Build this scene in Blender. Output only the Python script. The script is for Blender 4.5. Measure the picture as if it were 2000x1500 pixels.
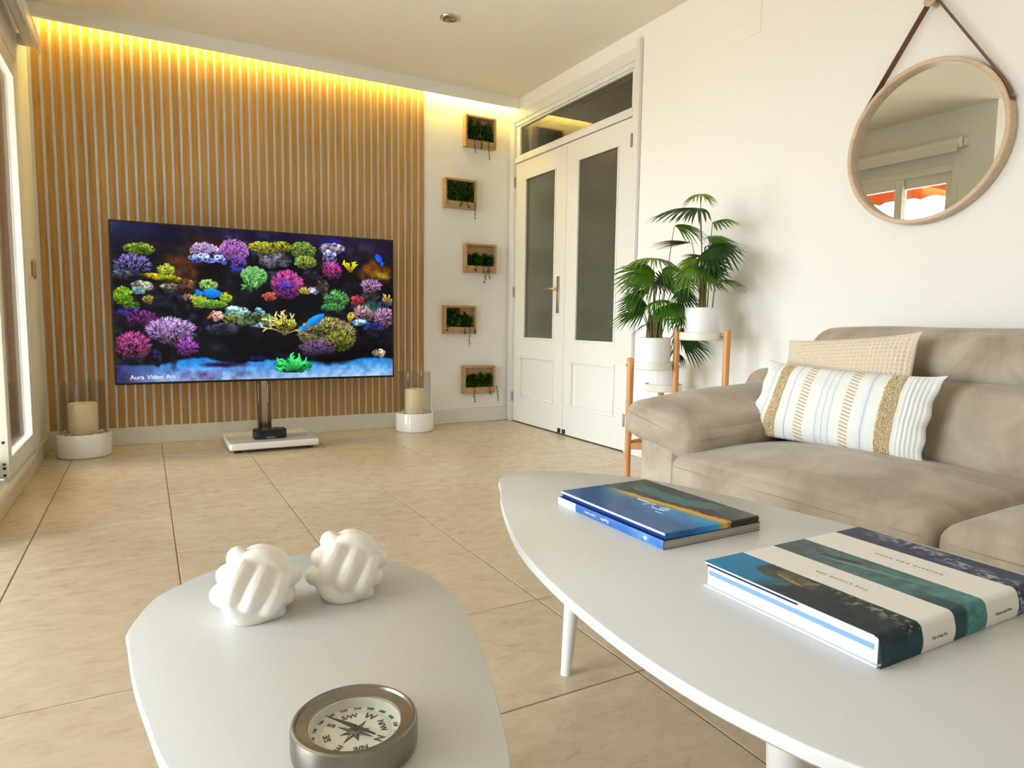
import bpy, bmesh, math, random
import numpy as np
from mathutils import Vector, Matrix, Euler

for o in list(bpy.data.objects):
    bpy.data.objects.remove(o)
SC = bpy.context.scene
COL = SC.collection
random.seed(7)
RNG = np.random.default_rng(11)

# ------------------------------------------------------------------ camera
cam_data = bpy.data.cameras.new('camera')
cam = bpy.data.objects.new('camera', cam_data)
COL.objects.link(cam)
cam_data.sensor_fit = 'HORIZONTAL'
cam_data.sensor_width = 36.0
cam_data.lens = 1298.0 / 2000.0 * 36.0
cam_data.clip_start = 0.02
cam.matrix_world = Matrix(((0.87588907, 0.03374509, -0.48133108, 0.0),
                           (-0.48233052, 0.08862993, -0.87149412, 0.0),
                           (0.01325169, 0.99549285, 0.09390627, 0.8),
                           (0, 0, 0, 1)))
SC.camera = cam

# ------------------------------------------------------------------ world and exposure
SC.view_settings.view_transform = 'Standard'
SC.view_settings.look = 'None'
SC.view_settings.gamma = 1.0
SC.view_settings.use_curve_mapping = False
EXPOSURE = 1.13
SC.view_settings.exposure = EXPOSURE
SKY_STRENGTH = 9.0

world = bpy.data.worlds.new('daylight')
SC.world = world
world.use_nodes = True
wn = world.node_tree.nodes
wl = world.node_tree.links
bg = wn['Background']
tc = wn.new('ShaderNodeTexCoord')
sx = wn.new('ShaderNodeSeparateXYZ')
rp = wn.new('ShaderNodeValToRGB')
mr = wn.new('ShaderNodeMapRange')
mr.inputs['From Min'].default_value = -1.0
mr.inputs['From Max'].default_value = 1.0
wl.new(tc.outputs['Generated'], sx.inputs[0])
wl.new(sx.outputs['Z'], mr.inputs['Value'])
wl.new(mr.outputs[0], rp.inputs[0])
rp.color_ramp.elements[0].position = 0.47
rp.color_ramp.elements[0].color = (0.50, 0.46, 0.40, 1)
rp.color_ramp.elements[1].position = 1.0
rp.color_ramp.elements[1].color = (0.55, 0.75, 1.0, 1)
e = rp.color_ramp.elements.new(0.51)
e.color = (0.83, 0.915, 1.0, 1)
e = rp.color_ramp.elements.new(0.70)
e.color = (0.80, 0.90, 1.0, 1)
wl.new(rp.outputs[0], bg.inputs['Color'])
bg.inputs['Strength'].default_value = SKY_STRENGTH


def portal(name, loc, rot, w, h):
    l = bpy.data.lights.new(name, 'AREA')
    l.shape = 'RECTANGLE'
    l.size = w
    l.size_y = h
    l.cycles.is_portal = True
    o = bpy.data.objects.new(name, l)
    o.location = loc
    o.rotation_euler = rot
    COL.objects.link(o)


# daylight guides in the two glazed openings (portals give off no light themselves)
portal('balcony_daylight', (-0.70, 3.62, 1.08), (0, math.radians(-90), 0), 2.0, 1.24)
portal('side_daylight', (-3.22, 1.25, 1.12), (0, math.radians(-90), 0), 2.05, 1.9)

# ------------------------------------------------------------------ helpers
def lin(c):
    return tuple(((v / 255.0) / 12.92 if v / 255.0 <= 0.04045 else ((v / 255.0 + 0.055) / 1.055) ** 2.4) for v in c)


def lin_np(a):
    a = np.clip(a, 0, 255) / 255.0
    return np.where(a <= 0.04045, a / 12.92, ((a + 0.055) / 1.055) ** 2.4)


WORLD = {}


def tag(o, label=None, cat=None, group=None, kind=None):
    if label: o['label'] = label
    if cat: o['category'] = cat
    if group: o['group'] = group
    if kind: o['kind'] = kind
    return o


def thing(name, label, cat, loc=(0, 0, 0), group=None, rotz=0.0, kind=None):
    o = bpy.data.objects.new(name, None)
    o.empty_display_size = 0.05
    COL.objects.link(o)
    o.location = loc
    o.rotation_euler = (0, 0, rotz)
    WORLD[o] = Vector(loc)
    return tag(o, label, cat, group, kind)


def structure(name, loc=(0, 0, 0), label=None):
    return thing(name, label, None, loc, kind='structure')


def link(name, me, mat=None, parent=None, local=False, origin=None, angle=40):
    """one mesh object; vertices are in world space unless local"""
    off = Vector((0, 0, 0))
    if parent is not None and not local:
        off = WORLD.get(parent, Vector((0, 0, 0)))
    elif origin is not None:
        off = Vector(origin)
    if off.length > 0:
        me.transform(Matrix.Translation(-off))
    if mat is not None and not me.materials:
        me.materials.append(mat)
    if angle:
        me.polygons.foreach_set('use_smooth', [True] * len(me.polygons))
        me.set_sharp_from_angle(angle=math.radians(angle))
    me.update()
    o = bpy.data.objects.new(name, me)
    COL.objects.link(o)
    if parent is not None:
        o.parent = parent
        WORLD[o] = WORLD.get(parent, Vector((0, 0, 0)))
    else:
        if origin is not None:
            o.location = origin
        WORLD[o] = Vector(o.location)
    return o


class B:
    """collects shapes into one mesh"""
    def __init__(s):
        s.v = []
        s.f = []
        s.mi = []
        s.cur = 0

    def add(s, verts, faces):
        n = len(s.v)
        s.v.extend([tuple(p) for p in verts])
        s.f.extend([tuple(i + n for i in f) for f in faces])
        s.mi.extend([s.cur] * len(faces))
        return s

    def bm(s, bm):
        bm.verts.ensure_lookup_table()
        bm.verts.index_update()
        s.add([v.co[:] for v in bm.verts], [[v.index for v in f.verts] for f in bm.faces])
        bm.free()
        return s

    def box(s, x0, x1, y0, y1, z0, z1, bev=0.0, seg=1, mat=None):
        bm = bmesh.new()
        bmesh.ops.create_cube(bm, size=1.0)
        sc = Matrix.Diagonal((abs(x1 - x0), abs(y1 - y0), abs(z1 - z0), 1))
        bm.transform(Matrix.Translation(((x0 + x1) / 2, (y0 + y1) / 2, (z0 + z1) / 2)) @ sc)
        if bev > 0:
            bmesh.ops.bevel(bm, geom=bm.edges[:], offset=bev, segments=seg, profile=0.5, affect='EDGES')
        if mat is not None:
            bm.transform(mat)
        return s.bm(bm)

    def cone(s, p0, p1, r0, r1, n=16, caps=True):
        return s.tube([p0, p1], [r0, r1], n, caps)

    def tube(s, pts, rad, n=8, caps=True, closed=False):
        pts = [Vector(p) for p in pts]
        m = len(pts)
        if not hasattr(rad, '__len__'):
            rad = [rad] * m
        verts, faces = [], []
        ref = None
        for i, p in enumerate(pts):
            if closed:
                t = (pts[(i + 1) % m] - pts[(i - 1) % m])
            else:
                t = pts[min(i + 1, m - 1)] - pts[max(i - 1, 0)]
            t.normalize()
            if ref is None:
                ref = Vector((0, 0, 1)) if abs(t.z) < 0.9 else Vector((1, 0, 0))
            a = (ref - t * ref.dot(t))
            if a.length < 1e-6:
                a = Vector((1, 0, 0)) - t * t.x
            a.normalize()
            b = t.cross(a)
            ref = a
            for k in range(n):
                th = 2 * math.pi * k / n
                verts.append(p + (a * math.cos(th) + b * math.sin(th)) * rad[i])
        rng = m if closed else m - 1
        for i in range(rng):
            j = (i + 1) % m
            for k in range(n):
                k2 = (k + 1) % n
                faces.append((i * n + k, i * n + k2, j * n + k2, j * n + k))
        if caps and not closed:
            faces.append(tuple(range(n - 1, -1, -1)))
            faces.append(tuple((m - 1) * n + k for k in range(n)))
        return s.add(verts, faces)

    def lathe(s, prof, c=(0, 0, 0), n=48, closed_profile=False):
        """prof: (r, z) list; r=0 allowed at the ends"""
        verts, faces, rows = [], [], []
        for r, z in prof:
            if r < 1e-7:
                rows.append([len(verts)])
                verts.append((c[0], c[1], c[2] + z))
            else:
                st = len(verts)
                for k in range(n):
                    th = 2 * math.pi * k / n
                    verts.append((c[0] + r * math.cos(th), c[1] + r * math.sin(th), c[2] + z))
                rows.append(list(range(st, st + n)))
        pairs = list(zip(rows[:-1], rows[1:]))
        if closed_profile:
            pairs.append((rows[-1], rows[0]))
        for a, b in pairs:
            for k in range(n):
                k2 = (k + 1) % n
                if len(a) == 1 and len(b) == 1:
                    continue
                if len(a) == 1:
                    faces.append((a[0], b[k2], b[k]))
                elif len(b) == 1:
                    faces.append((a[k], a[k2], b[0]))
                else:
                    faces.append((a[k], a[k2], b[k2], b[k]))
        return s.add(verts, faces)

    def prism(s, outline, levels):
        """outline: function inset -> list of (x, y); levels: (inset, z) bottom to top"""
        rows = []
        verts, faces = [], []
        for ins, z in levels:
            pts = outline(ins)
            st = len(verts)
            verts.extend([(x, y, z) for x, y in pts])
            rows.append(list(range(st, st + len(pts))))
        n = len(rows[0])
        for a, b in zip(rows[:-1], rows[1:]):
            for k in range(n):
                k2 = (k + 1) % n
                faces.append((a[k], a[k2], b[k2], b[k]))
        faces.append(tuple(reversed(rows[0])))
        faces.append(tuple(rows[-1]))
        return s.add(verts, faces)

    def xform(s, M):
        s.v = [tuple(M @ Vector(p)) for p in s.v]
        return s

    def mesh(s, name, mats=None):
        me = bpy.data.meshes.new(name)
        me.from_pydata(s.v, [], s.f)
        if mats:
            for m in mats:
                me.materials.append(m)
            me.polygons.foreach_set('material_index', s.mi)
        me.update()
        return me

    def done(s, name, mat, parent=None, local=False, origin=None, angle=40):
        if isinstance(mat, (list, tuple)):
            me = s.mesh(name, mat)
        else:
            me = s.mesh(name)
            me.materials.append(mat)
        return link(name, me, None, parent, local, origin, angle)


def smooth_closed(pts, n=12):
    """closed Catmull-Rom through 2D points"""
    out = []
    m = len(pts)
    for i in range(m):
        p0, p1, p2, p3 = [np.array(pts[(i + k) % m], float) for k in (-1, 0, 1, 2)]
        for j in range(n):
            t = j / n
            q = 0.5 * ((2 * p1) + (-p0 + p2) * t + (2 * p0 - 5 * p1 + 4 * p2 - p3) * t * t + (-p0 + 3 * p1 - 3 * p2 + p3) * t ** 3)
            out.append(q)
    return np.array(out)


def resample(pts, n):
    p = np.vstack([pts, pts[:1]])
    d = np.r_[0, np.cumsum(np.linalg.norm(np.diff(p, axis=0), axis=1))]
    s = np.linspace(0, d[-1], n + 1)[:-1]
    return np.c_[np.interp(s, d, p[:, 0]), np.interp(s, d, p[:, 1])]


def rounded_rect(x0, x1, y0, y1, r, seg=6):
    def f(ins):
        a0, a1, b0, b1, rr = x0 + ins, x1 - ins, y0 + ins, y1 - ins, max(r - ins, 1e-4)
        out = []
        for cx, cy, st in ((a1 - rr, b1 - rr, 0), (a0 + rr, b1 - rr, 90), (a0 + rr, b0 + rr, 180), (a1 - rr, b0 + rr, 270)):
            for k in range(seg + 1):
                th = math.radians(st + 90 * k / seg)
                out.append((cx + rr * math.cos(th), cy + rr * math.sin(th)))
        return out
    return f


def grid_mesh(name, P, color=None):
    """P: (rows, cols, 3) array -> quad grid mesh with optional POINT colours (linear)"""
    r, c = P.shape[:2]
    me = bpy.data.meshes.new(name)
    idx = np.arange(r * c).reshape(r, c)
    q = np.stack([idx[:-1, :-1], idx[:-1, 1:], idx[1:, 1:], idx[1:, :-1]], -1).reshape(-1, 4)
    nq = len(q)
    me.vertices.add(r * c)
    me.vertices.foreach_set('co', P.reshape(-1).astype(np.float32))
    me.loops.add(nq * 4)
    me.loops.foreach_set('vertex_index', q.reshape(-1).astype(np.int32))
    me.polygons.add(nq)
    me.polygons.foreach_set('loop_start', np.arange(0, nq * 4, 4, dtype=np.int32))
    me.update(calc_edges=True)
    if color is not None:
        at = me.color_attributes.new('print', 'FLOAT_COLOR', 'POINT')
        rgba = np.ones((r * c, 4), np.float32)
        rgba[:, :3] = color.reshape(-1, 3)
        at.data.foreach_set('color', rgba.reshape(-1))
    me.validate()
    return me


def text_mesh(txt, size, M, depth=0.0002, align='CENTER', shear=0.0, space=1.0, bold=0.0):
    cu = bpy.data.curves.new('lettering', 'FONT')
    cu.body = txt
    cu.size = size
    cu.align_x = align
    cu.align_y = 'CENTER'
    cu.extrude = depth
    cu.shear = shear
    cu.space_character = space
    cu.offset = bold
    cu.resolution_u = 3
    o = bpy.data.objects.new('lettering_tmp', cu)
    COL.objects.link(o)
    dg = bpy.context.evaluated_depsgraph_get()
    dg.update()
    me = bpy.data.meshes.new_from_object(o.evaluated_get(dg))
    bpy.data.objects.remove(o)
    bpy.data.curves.remove(cu)
    me.transform(M)
    v = [p.co[:] for p in me.vertices]
    f = [tuple(p.vertices) for p in me.polygons]
    bpy.data.meshes.remove(me)
    return v, f


# ------------------------------------------------------------------ materials
def mat_new(name):
    m = bpy.data.materials.new(name)
    m.use_nodes = True
    return m, m.node_tree.nodes, m.node_tree.links, m.node_tree.nodes['Principled BSDF']


def plain(name, c, rough=0.5, metal=0.0, spec=0.5, coat=0.0, bump=0.0, bscale=200.0, vary=0.03, vscale=6.0, sheen=0.0, trans=0.0, ior=None, sss=0.0):
    """procedural principled with slight mottling and optional fine grain bump"""
    m, n, l, b = mat_new(name)
    b.inputs['Roughness'].default_value = rough
    b.inputs['Metallic'].default_value = metal
    b.inputs['Specular IOR Level'].default_value = spec
    b.inputs['Coat Weight'].default_value = coat
    b.inputs['Coat Roughness'].default_value = 0.05
    if sheen:
        b.inputs['Sheen Weight'].default_value = sheen
        b.inputs['Sheen Roughness'].default_value = 0.5
    if trans:
        b.inputs['Transmission Weight'].default_value = trans
    if ior:
        b.inputs['IOR'].default_value = ior
    if sss:
        b.inputs['Subsurface Weight'].default_value = sss
        b.inputs['Subsurface Radius'].default_value = (0.02, 0.012, 0.006)
    g = n.new('ShaderNodeNewGeometry')
    nz = n.new('ShaderNodeTexNoise')
    nz.inputs['Scale'].default_value = vscale
    nz.inputs['Detail'].default_value = 4
    l.new(g.outputs['Position'], nz.inputs['Vector'])
    mx = n.new('ShaderNodeMix')
    mx.data_type = 'RGBA'
    col = lin(c)
    mx.inputs['A'].default_value = tuple(min(1, v * (1 - vary)) for v in col) + (1,)
    mx.inputs['B'].default_value = tuple(min(1, v * (1 + vary)) for v in col) + (1,)
    l.new(nz.outputs[0], mx.inputs['Factor'])
    l.new(mx.outputs['Result'], b.inputs['Base Color'])
    if bump > 0:
        n2 = n.new('ShaderNodeTexNoise')
        n2.inputs['Scale'].default_value = bscale
        n2.inputs['Detail'].default_value = 3
        l.new(g.outputs['Position'], n2.inputs['Vector'])
        bp = n.new('ShaderNodeBump')
        bp.inputs['Strength'].default_value = bump
        bp.inputs['Distance'].default_value = 0.002
        l.new(n2.outputs[0], bp.inputs['Height'])
        l.new(bp.outputs[0], b.inputs['Normal'])
    return m


def ramp(n, stops):
    r = n.new('ShaderNodeValToRGB')
    el = r.color_ramp.elements
    while len(el) > 1:
        el.remove(el[-1])
    el[0].position = stops[0][0]
    el[0].color = lin(stops[0][1]) + (1,)
    for p, c in stops[1:]:
        k = el.new(p)
        k.color = lin(c) + (1,)
    return r


def streaked(name, stops, scale=(1, 1, 1), nscale=4.0, rough=0.5, detail=8, bump=0.15, jitter=True, spec=0.5, dist=0.001, extra=None, coat=0.0):
    """noise stretched along one axis; each object gets its own offset"""
    m, n, l, b = mat_new(name)
    b.inputs['Roughness'].default_value = rough
    b.inputs['Specular IOR Level'].default_value = spec
    b.inputs['Coat Weight'].default_value = coat
    g = n.new('ShaderNodeNewGeometry')
    mp = n.new('ShaderNodeMapping')
    mp.inputs['Scale'].default_value = scale
    l.new(g.outputs['Position'], mp.inputs['Vector'])
    src = mp.outputs[0]
    oi = n.new('ShaderNodeObjectInfo')
    if jitter:
        ad = n.new('ShaderNodeVectorMath')
        ad.operation = 'ADD'
        ml = n.new('ShaderNodeMath')
        ml.operation = 'MULTIPLY'
        ml.inputs[1].default_value = 37.0
        l.new(oi.outputs['Random'], ml.inputs[0])
        l.new(src, ad.inputs[0])
        l.new(ml.outputs[0], ad.inputs[1])
        src = ad.outputs[0]
    nz = n.new('ShaderNodeTexNoise')
    nz.inputs['Scale'].default_value = nscale
    nz.inputs['Detail'].default_value = detail
    nz.inputs['Roughness'].default_value = 0.62
    nz.inputs['Distortion'].default_value = 0.6
    l.new(src, nz.inputs['Vector'])
    rm = ramp(n, stops)
    l.new(nz.outputs[0], rm.inputs[0])
    out = rm.outputs[0]
    if jitter:
        hs = n.new('ShaderNodeHueSaturation')
        mr2 = n.new('ShaderNodeMapRange')
        mr2.inputs['To Min'].default_value = 0.97
        mr2.inputs['To Max'].default_value = 1.03
        l.new(oi.outputs['Random'], mr2.inputs['Value'])
        l.new(mr2.outputs[0], hs.inputs['Value'])
        l.new(out, hs.inputs['Color'])
        out = hs.outputs[0]
    l.new(out, b.inputs['Base Color'])
    if bump:
        bp = n.new('ShaderNodeBump')
        bp.inputs['Strength'].default_value = bump
        bp.inputs['Distance'].default_value = dist
        l.new(nz.outputs[0], bp.inputs['Height'])
        l.new(bp.outputs[0], b.inputs['Normal'])
    return m


def attr_mat(name, rough=0.4, emit=0.0, coat=0.0, spec=0.5, bump=0.0):
    m, n, l, b = mat_new(name)
    a = n.new('ShaderNodeAttribute')
    a.attribute_name = 'print'
    b.inputs['Roughness'].default_value = rough
    b.inputs['Specular IOR Level'].default_value = spec
    b.inputs['Coat Weight'].default_value = coat
    b.inputs['Coat Roughness'].default_value = 0.08
    if emit:
        b.inputs['Base Color'].default_value = (0.005, 0.005, 0.006, 1)
        l.new(a.outputs['Color'], b.inputs['Emission Color'])
        b.inputs['Emission Strength'].default_value = emit
    else:
        l.new(a.outputs['Color'], b.inputs['Base Color'])
    if bump:
        g = n.new('ShaderNodeNewGeometry')
        nz = n.new('ShaderNodeTexNoise')
        nz.inputs['Scale'].default_value = 900
        l.new(g.outputs['Position'], nz.inputs['Vector'])
        bp = n.new('ShaderNodeBump')
        bp.inputs['Strength'].default_value = bump
        bp.inputs['Distance'].default_value = 0.001
        l.new(nz.outputs[0], bp.inputs['Height'])
        l.new(bp.outputs[0], b.inputs['Normal'])
    return m


def thin_glass(name, tint=(1, 1, 1), rough=0.0, ior=1.5, haze=0.0, haze_col=(0.5, 0.5, 0.45), ribs=0.0):
    """thin sheet: see-through plus Fresnel reflection"""
    m, n, l, b = mat_new(name)
    n.remove(b)
    out = n['Material Output']
    tr = n.new('ShaderNodeBsdfTransparent')
    tr.inputs[0].default_value = tuple(tint) + (1,)
    gl = n.new('ShaderNodeBsdfGlossy')
    gl.inputs['Roughness'].default_value = rough
    lw = n.new('ShaderNodeLayerWeight')
    lw.inputs['Blend'].default_value = 0.5
    pw = n.new('ShaderNodeMath')
    pw.operation = 'POWER'
    pw.inputs[1].default_value = 5.0
    l.new(lw.outputs['Facing'], pw.inputs[0])
    r0 = ((ior - 1) / (ior + 1)) ** 2
    fr = n.new('ShaderNodeMath')
    fr.operation = 'MULTIPLY_ADD'
    fr.inputs[1].default_value = 1 - r0
    fr.inputs[2].default_value = r0
    l.new(pw.outputs[0], fr.inputs[0])
    mx = n.new('ShaderNodeMixShader')
    base = tr.outputs[0]
    if haze > 0:
        df = n.new('ShaderNodeBsdfDiffuse')
        df.inputs[0].default_value = tuple(haze_col) + (1,)
        hz = n.new('ShaderNodeMixShader')
        hz.inputs[0].default_value = haze
        l.new(tr.outputs[0], hz.inputs[1])
        l.new(df.outputs[0], hz.inputs[2])
        base = hz.outputs[0]
    if ribs > 0:
        g = n.new('ShaderNodeNewGeometry')
        wv = n.new('ShaderNodeTexWave')
        wv.bands_direction = 'Y'
        wv.inputs['Scale'].default_value = 22
        wv.inputs['Distortion'].default_value = 1.0
        wv.inputs['Detail'].default_value = 2
        l.new(g.outputs['Position'], wv.inputs['Vector'])
        bp = n.new('ShaderNodeBump')
        bp.inputs['Strength'].default_value = ribs
        bp.inputs['Distance'].default_value = 0.003
        l.new(wv.outputs[0], bp.inputs['Height'])
        l.new(bp.outputs[0], gl.inputs['Normal'])
    l.new(fr.outputs[0], mx.inputs[0])
    l.new(base, mx.inputs[1])
    l.new(gl.outputs[0], mx.inputs[2])
    l.new(mx.outputs[0], out.inputs['Surface'])
    return m


def emission(name, c, strength):
    m, n, l, b = mat_new(name)
    b.inputs['Base Color'].default_value = (0.8, 0.8, 0.8, 1)
    b.inputs['Emission Color'].default_value = tuple(c) + (1,)
    b.inputs['Emission Strength'].default_value = strength
    return m


M = {}
M['wall'] = plain('white_wall_paint', (243, 241, 236), 0.7, bump=0.12, bscale=120, vary=0.01, spec=0.3)
M['ceiling'] = plain('ceiling_paint', (242, 236, 224), 0.8, vary=0.01, spec=0.2)
M['trim'] = plain('white_lacquer', (230, 228, 223), 0.35, vary=0.01)
M['upvc'] = plain('white_window_frame', (236, 234, 226), 0.3, vary=0.01)
M['tile'] = streaked('beige_stone_tile', [(0.22, (178, 157, 131)), (0.40, (198, 180, 155)), (0.55, (205, 189, 165)), (0.78, (213, 199, 177))],
                     (4.6, 8.5, 4), 3.2, rough=0.27, detail=14, bump=0.02)
M['grout'] = plain('brown_grout', (150, 126, 98), 0.8)
M['sill'] = streaked('beige_stone_sill', [(0.3, (196, 180, 152)), (0.7, (220, 206, 182))], (2, 2, 2), 3, rough=0.4, jitter=False)
M['slat'] = streaked('oak_slat', [(0.3, (158, 118, 58)), (0.5, (180, 138, 76)), (0.7, (196, 154, 92))], (60, 60, 1.6), 1.3, rough=0.5, bump=0.1)
M['wood'] = streaked('pale_oak', [(0.3, (172, 136, 94)), (0.7, (194, 160, 118))], (40, 4, 40), 1.2, rough=0.5, bump=0.08)
M['legwood'] = streaked('bamboo_leg', [(0.3, (196, 134, 76)), (0.7, (222, 166, 106))], (60, 60, 3), 1.2, rough=0.4, bump=0.05)
M['mirrorwood'] = streaked('ash_mirror_frame', [(0.3, (196, 168, 138)), (0.7, (220, 196, 168))], (30, 3, 30), 1.2, rough=0.45, bump=0.05)
M['white_gloss'] = plain('white_gloss', (240, 238, 233), 0.12, coat=0.5, vary=0.01)
M['ceramic'] = plain('white_glazed_ceramic', (240, 236, 230), 0.15, coat=0.4, vary=0.01)
M['matte_ceramic'] = plain('white_matte_ceramic', (246, 241, 232), 0.45, vary=0.01, sss=0.15)
M['pot'] = plain('white_pot', (244, 243, 240), 0.35, vary=0.01)
M['tray'] = plain('white_metal_tray', (236, 236, 222), 0.4, vary=0.01)
M['table'] = plain('white_lacquered_tabletop', (211, 213, 211), 0.33, vary=0.008, bump=0.04, bscale=400)
M['table_leg'] = plain('white_painted_leg', (240, 239, 236), 0.35, vary=0.01)
M['wax'] = plain('ivory_candle_wax', (238, 220, 186), 0.55, vary=0.03, sss=0.4)
M['pebble'] = plain('white_pebble', (226, 212, 190), 0.6, vary=0.15, vscale=60)
M['steel'] = plain('brushed_steel', (176, 166, 150), 0.28, metal=1.0, vary=0.05, vscale=40)
M['bezel'] = plain('antique_nickel', (142, 136, 126), 0.3, metal=1.0, vary=0.05, vscale=30)
M['chrome'] = plain('chrome', (205, 198, 188), 0.12, metal=1.0, vary=0.02)
M['column'] = plain('column_dark_reflection', (120, 96, 78), 0.25, metal=1.0, vary=0.03)
M['handle'] = plain('satin_nickel', (190, 168, 140), 0.32, metal=1.0, vary=0.02)
M['hinge'] = plain('grey_metal_hinge', (160, 152, 142), 0.4, metal=0.8, vary=0.03)
M['black'] = plain('black_plastic', (14, 14, 16), 0.25, vary=0.0)
M['dark'] = plain('dark_rubber', (40, 36, 32), 0.6)
M['suede'] = None
M['leaf'] = None
M['soil'] = plain('dark_soil', (70, 48, 32), 0.9, bump=0.8, bscale=120, vary=0.3, vscale=80)
M['bark'] = streaked('palm_trunk_fibre', [(0.3, (92, 66, 34)), (0.7, (150, 118, 66))], (80, 80, 8), 1.0, rough=0.8, bump=0.4)
M['stem'] = plain('green_petiole', (92, 104, 44), 0.5, vary=0.15)
M['leather'] = plain('brown_leather', (112, 70, 46), 0.55, vary=0.08, bump=0.1, bscale=300)
M['orange'] = None
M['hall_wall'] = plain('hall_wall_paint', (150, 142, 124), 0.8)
M['paper'] = plain('white_page_edges', (222, 228, 236), 0.6, vary=0.02)
M['greypaper'] = streaked('grey_page_edges', [(0.3, (150, 146, 132)), (0.7, (190, 186, 172))], (1, 1, 420), 1.0, rough=0.6, jitter=False, bump=0.05)
M['bluepaper'] = plain('pale_blue_page_edges', (126, 166, 212), 0.6, vary=0.04)
M['deepblue'] = plain('deep_blue_cover', (16, 72, 158), 0.4)
M['navy'] = plain('navy_print', (12, 22, 78), 0.4)
M['bluebook'] = attr_mat('glossy_blue_spine', 0.2, coat=0.6)
M['print'] = attr_mat('glossy_print', 0.22, coat=0.05, spec=0.35)
M['satin_print'] = attr_mat('satin_print', 0.42, coat=0.0, spec=0.22)
M['screen'] = attr_mat('lit_screen', 0.12, spec=0.12, emit=1.0 * 2 ** (-EXPOSURE))
M['ink'] = plain('black_ink', (24, 24, 22), 0.5)
M['greyink'] = plain('grey_ink', (138, 138, 138), 0.5)
M['white_ink'] = plain('white_ink', (245, 247, 250), 0.4)
M['screen_text'] = emission('lit_caption', lin((150, 165, 180)), 0.7)
M['dial'] = plain('ivory_dial', (234, 235, 222), 0.5, vary=0.02)
M['fabric_stripe'] = attr_mat('woven_stripes', 0.85, spec=0.15, bump=0.35)
M['waffle'] = plain('cream_waffle_weave', (226, 212, 190), 0.9, spec=0.1, vary=0.02, sheen=0.2)
M['tuft'] = plain('tan_tufted_yarn', (255, 232, 196), 0.9, spec=0.1, vary=0.08, vscale=150)
M['glass'] = thin_glass('clear_glass')
M['window_glass'] = thin_glass('window_glass', (0.93, 0.95, 0.93), ior=1.75)
M['pane_reflection'] = plain('brown_reflection_strip', (70, 46, 28), 0.6, vary=0.05)
M['jar_glass'] = thin_glass('lantern_glass', (0.96, 0.96, 0.95), ior=1.35)
M['door_glass'] = thin_glass('rippled_door_glass', (0.62, 0.62, 0.56), rough=0.16, ior=1.75, haze=0.22, haze_col=(0.30, 0.30, 0.24), ribs=0.25)
M['transom_glass'] = thin_glass('transom_glass', (0.7, 0.7, 0.62), rough=0.01, ior=1.9)
M['led'] = emission('warm_led', (1.0, 0.76, 0.15), 38.0)


def suede():
    m, n, l, b = mat_new('taupe_suede')
    g = n.new('ShaderNodeNewGeometry')
    a = n.new('ShaderNodeTexNoise')
    a.inputs['Scale'].default_value = 5.5
    a.inputs['Detail'].default_value = 6
    a.inputs['Roughness'].default_value = 0.55
    a.inputs['Distortion'].default_value = 0.8
    l.new(g.outputs['Position'], a.inputs['Vector'])
    r = ramp(n, [(0.3, (158, 141, 123)), (0.5, (178, 165, 147)), (0.68, (197, 186, 168))])
    l.new(a.outputs[0], r.inputs[0])
    l.new(r.outputs[0], b.inputs['Base Color'])
    b.inputs['Roughness'].default_value = 0.8
    b.inputs['Specular IOR Level'].default_value = 0.2
    b.inputs['Sheen Weight'].default_value = 0.25
    c = n.new('ShaderNodeTexNoise')
    c.inputs['Scale'].default_value = 260
    l.new(g.outputs['Position'], c.inputs['Vector'])
    bp = n.new('ShaderNodeBump')
    bp.inputs['Strength'].default_value = 0.12
    bp.inputs['Distance'].default_value = 0.001
    l.new(c.outputs[0], bp.inputs['Height'])
    l.new(bp.outputs[0], b.inputs['Normal'])
    return m


def leaf_mat(name, c0, c1):
    m, n, l, b = mat_new(name)
    g = n.new('ShaderNodeNewGeometry')
    a = n.new('ShaderNodeTexNoise')
    a.inputs['Scale'].default_value = 14
    a.inputs['Detail'].default_value = 3
    l.new(g.outputs['Position'], a.inputs['Vector'])
    r = ramp(n, [(0.35, c0), (0.65, c1)])
    l.new(a.outputs[0], r.inputs[0])
    l.new(r.outputs[0], b.inputs['Base Color'])
    b.inputs['Roughness'].default_value = 0.38
    tl = n.new('ShaderNodeBsdfTranslucent')
    l.new(r.outputs[0], tl.inputs[0])
    mx = n.new('ShaderNodeMixShader')
    mx.inputs[0].default_value = 0.18
    l.new(b.outputs[0], mx.inputs[1])
    l.new(tl.outputs[0], mx.inputs[2])
    l.new(mx.outputs[0], n['Material Output'].inputs['Surface'])
    return m


def cloth_translucent(name, c, w=0.5):
    m, n, l, b = mat_new(name)
    b.inputs['Base Color'].default_value = lin(c) + (1,)
    b.inputs['Roughness'].default_value = 0.9
    tl = n.new('ShaderNodeBsdfTranslucent')
    tl.inputs[0].default_value = lin(c) + (1,)
    mx = n.new('ShaderNodeMixShader')
    mx.inputs[0].default_value = w
    l.new(b.outputs[0], mx.inputs[1])
    l.new(tl.outputs[0], mx.inputs[2])
    l.new(mx.outputs[0], n['Material Output'].inputs['Surface'])
    return m


M['suede'] = suede()
M['seam'] = plain('taupe_seam_thread', (168, 149, 128), 0.9)
M['leaf_light'] = leaf_mat('light_green_leaf', (98, 128, 30), (142, 164, 52))
M['leaf_mid'] = leaf_mat('green_leaf', (62, 110, 28), (100, 142, 44))
M['leaf_dark'] = leaf_mat('dark_green_leaf', (24, 54, 22), (44, 84, 32))
M['leaf_brown'] = leaf_mat('brownish_leaf', (58, 52, 28), (86, 74, 40))
M['orange'] = cloth_translucent('orange_awning_canvas', (205, 104, 62), 0.3)

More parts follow.
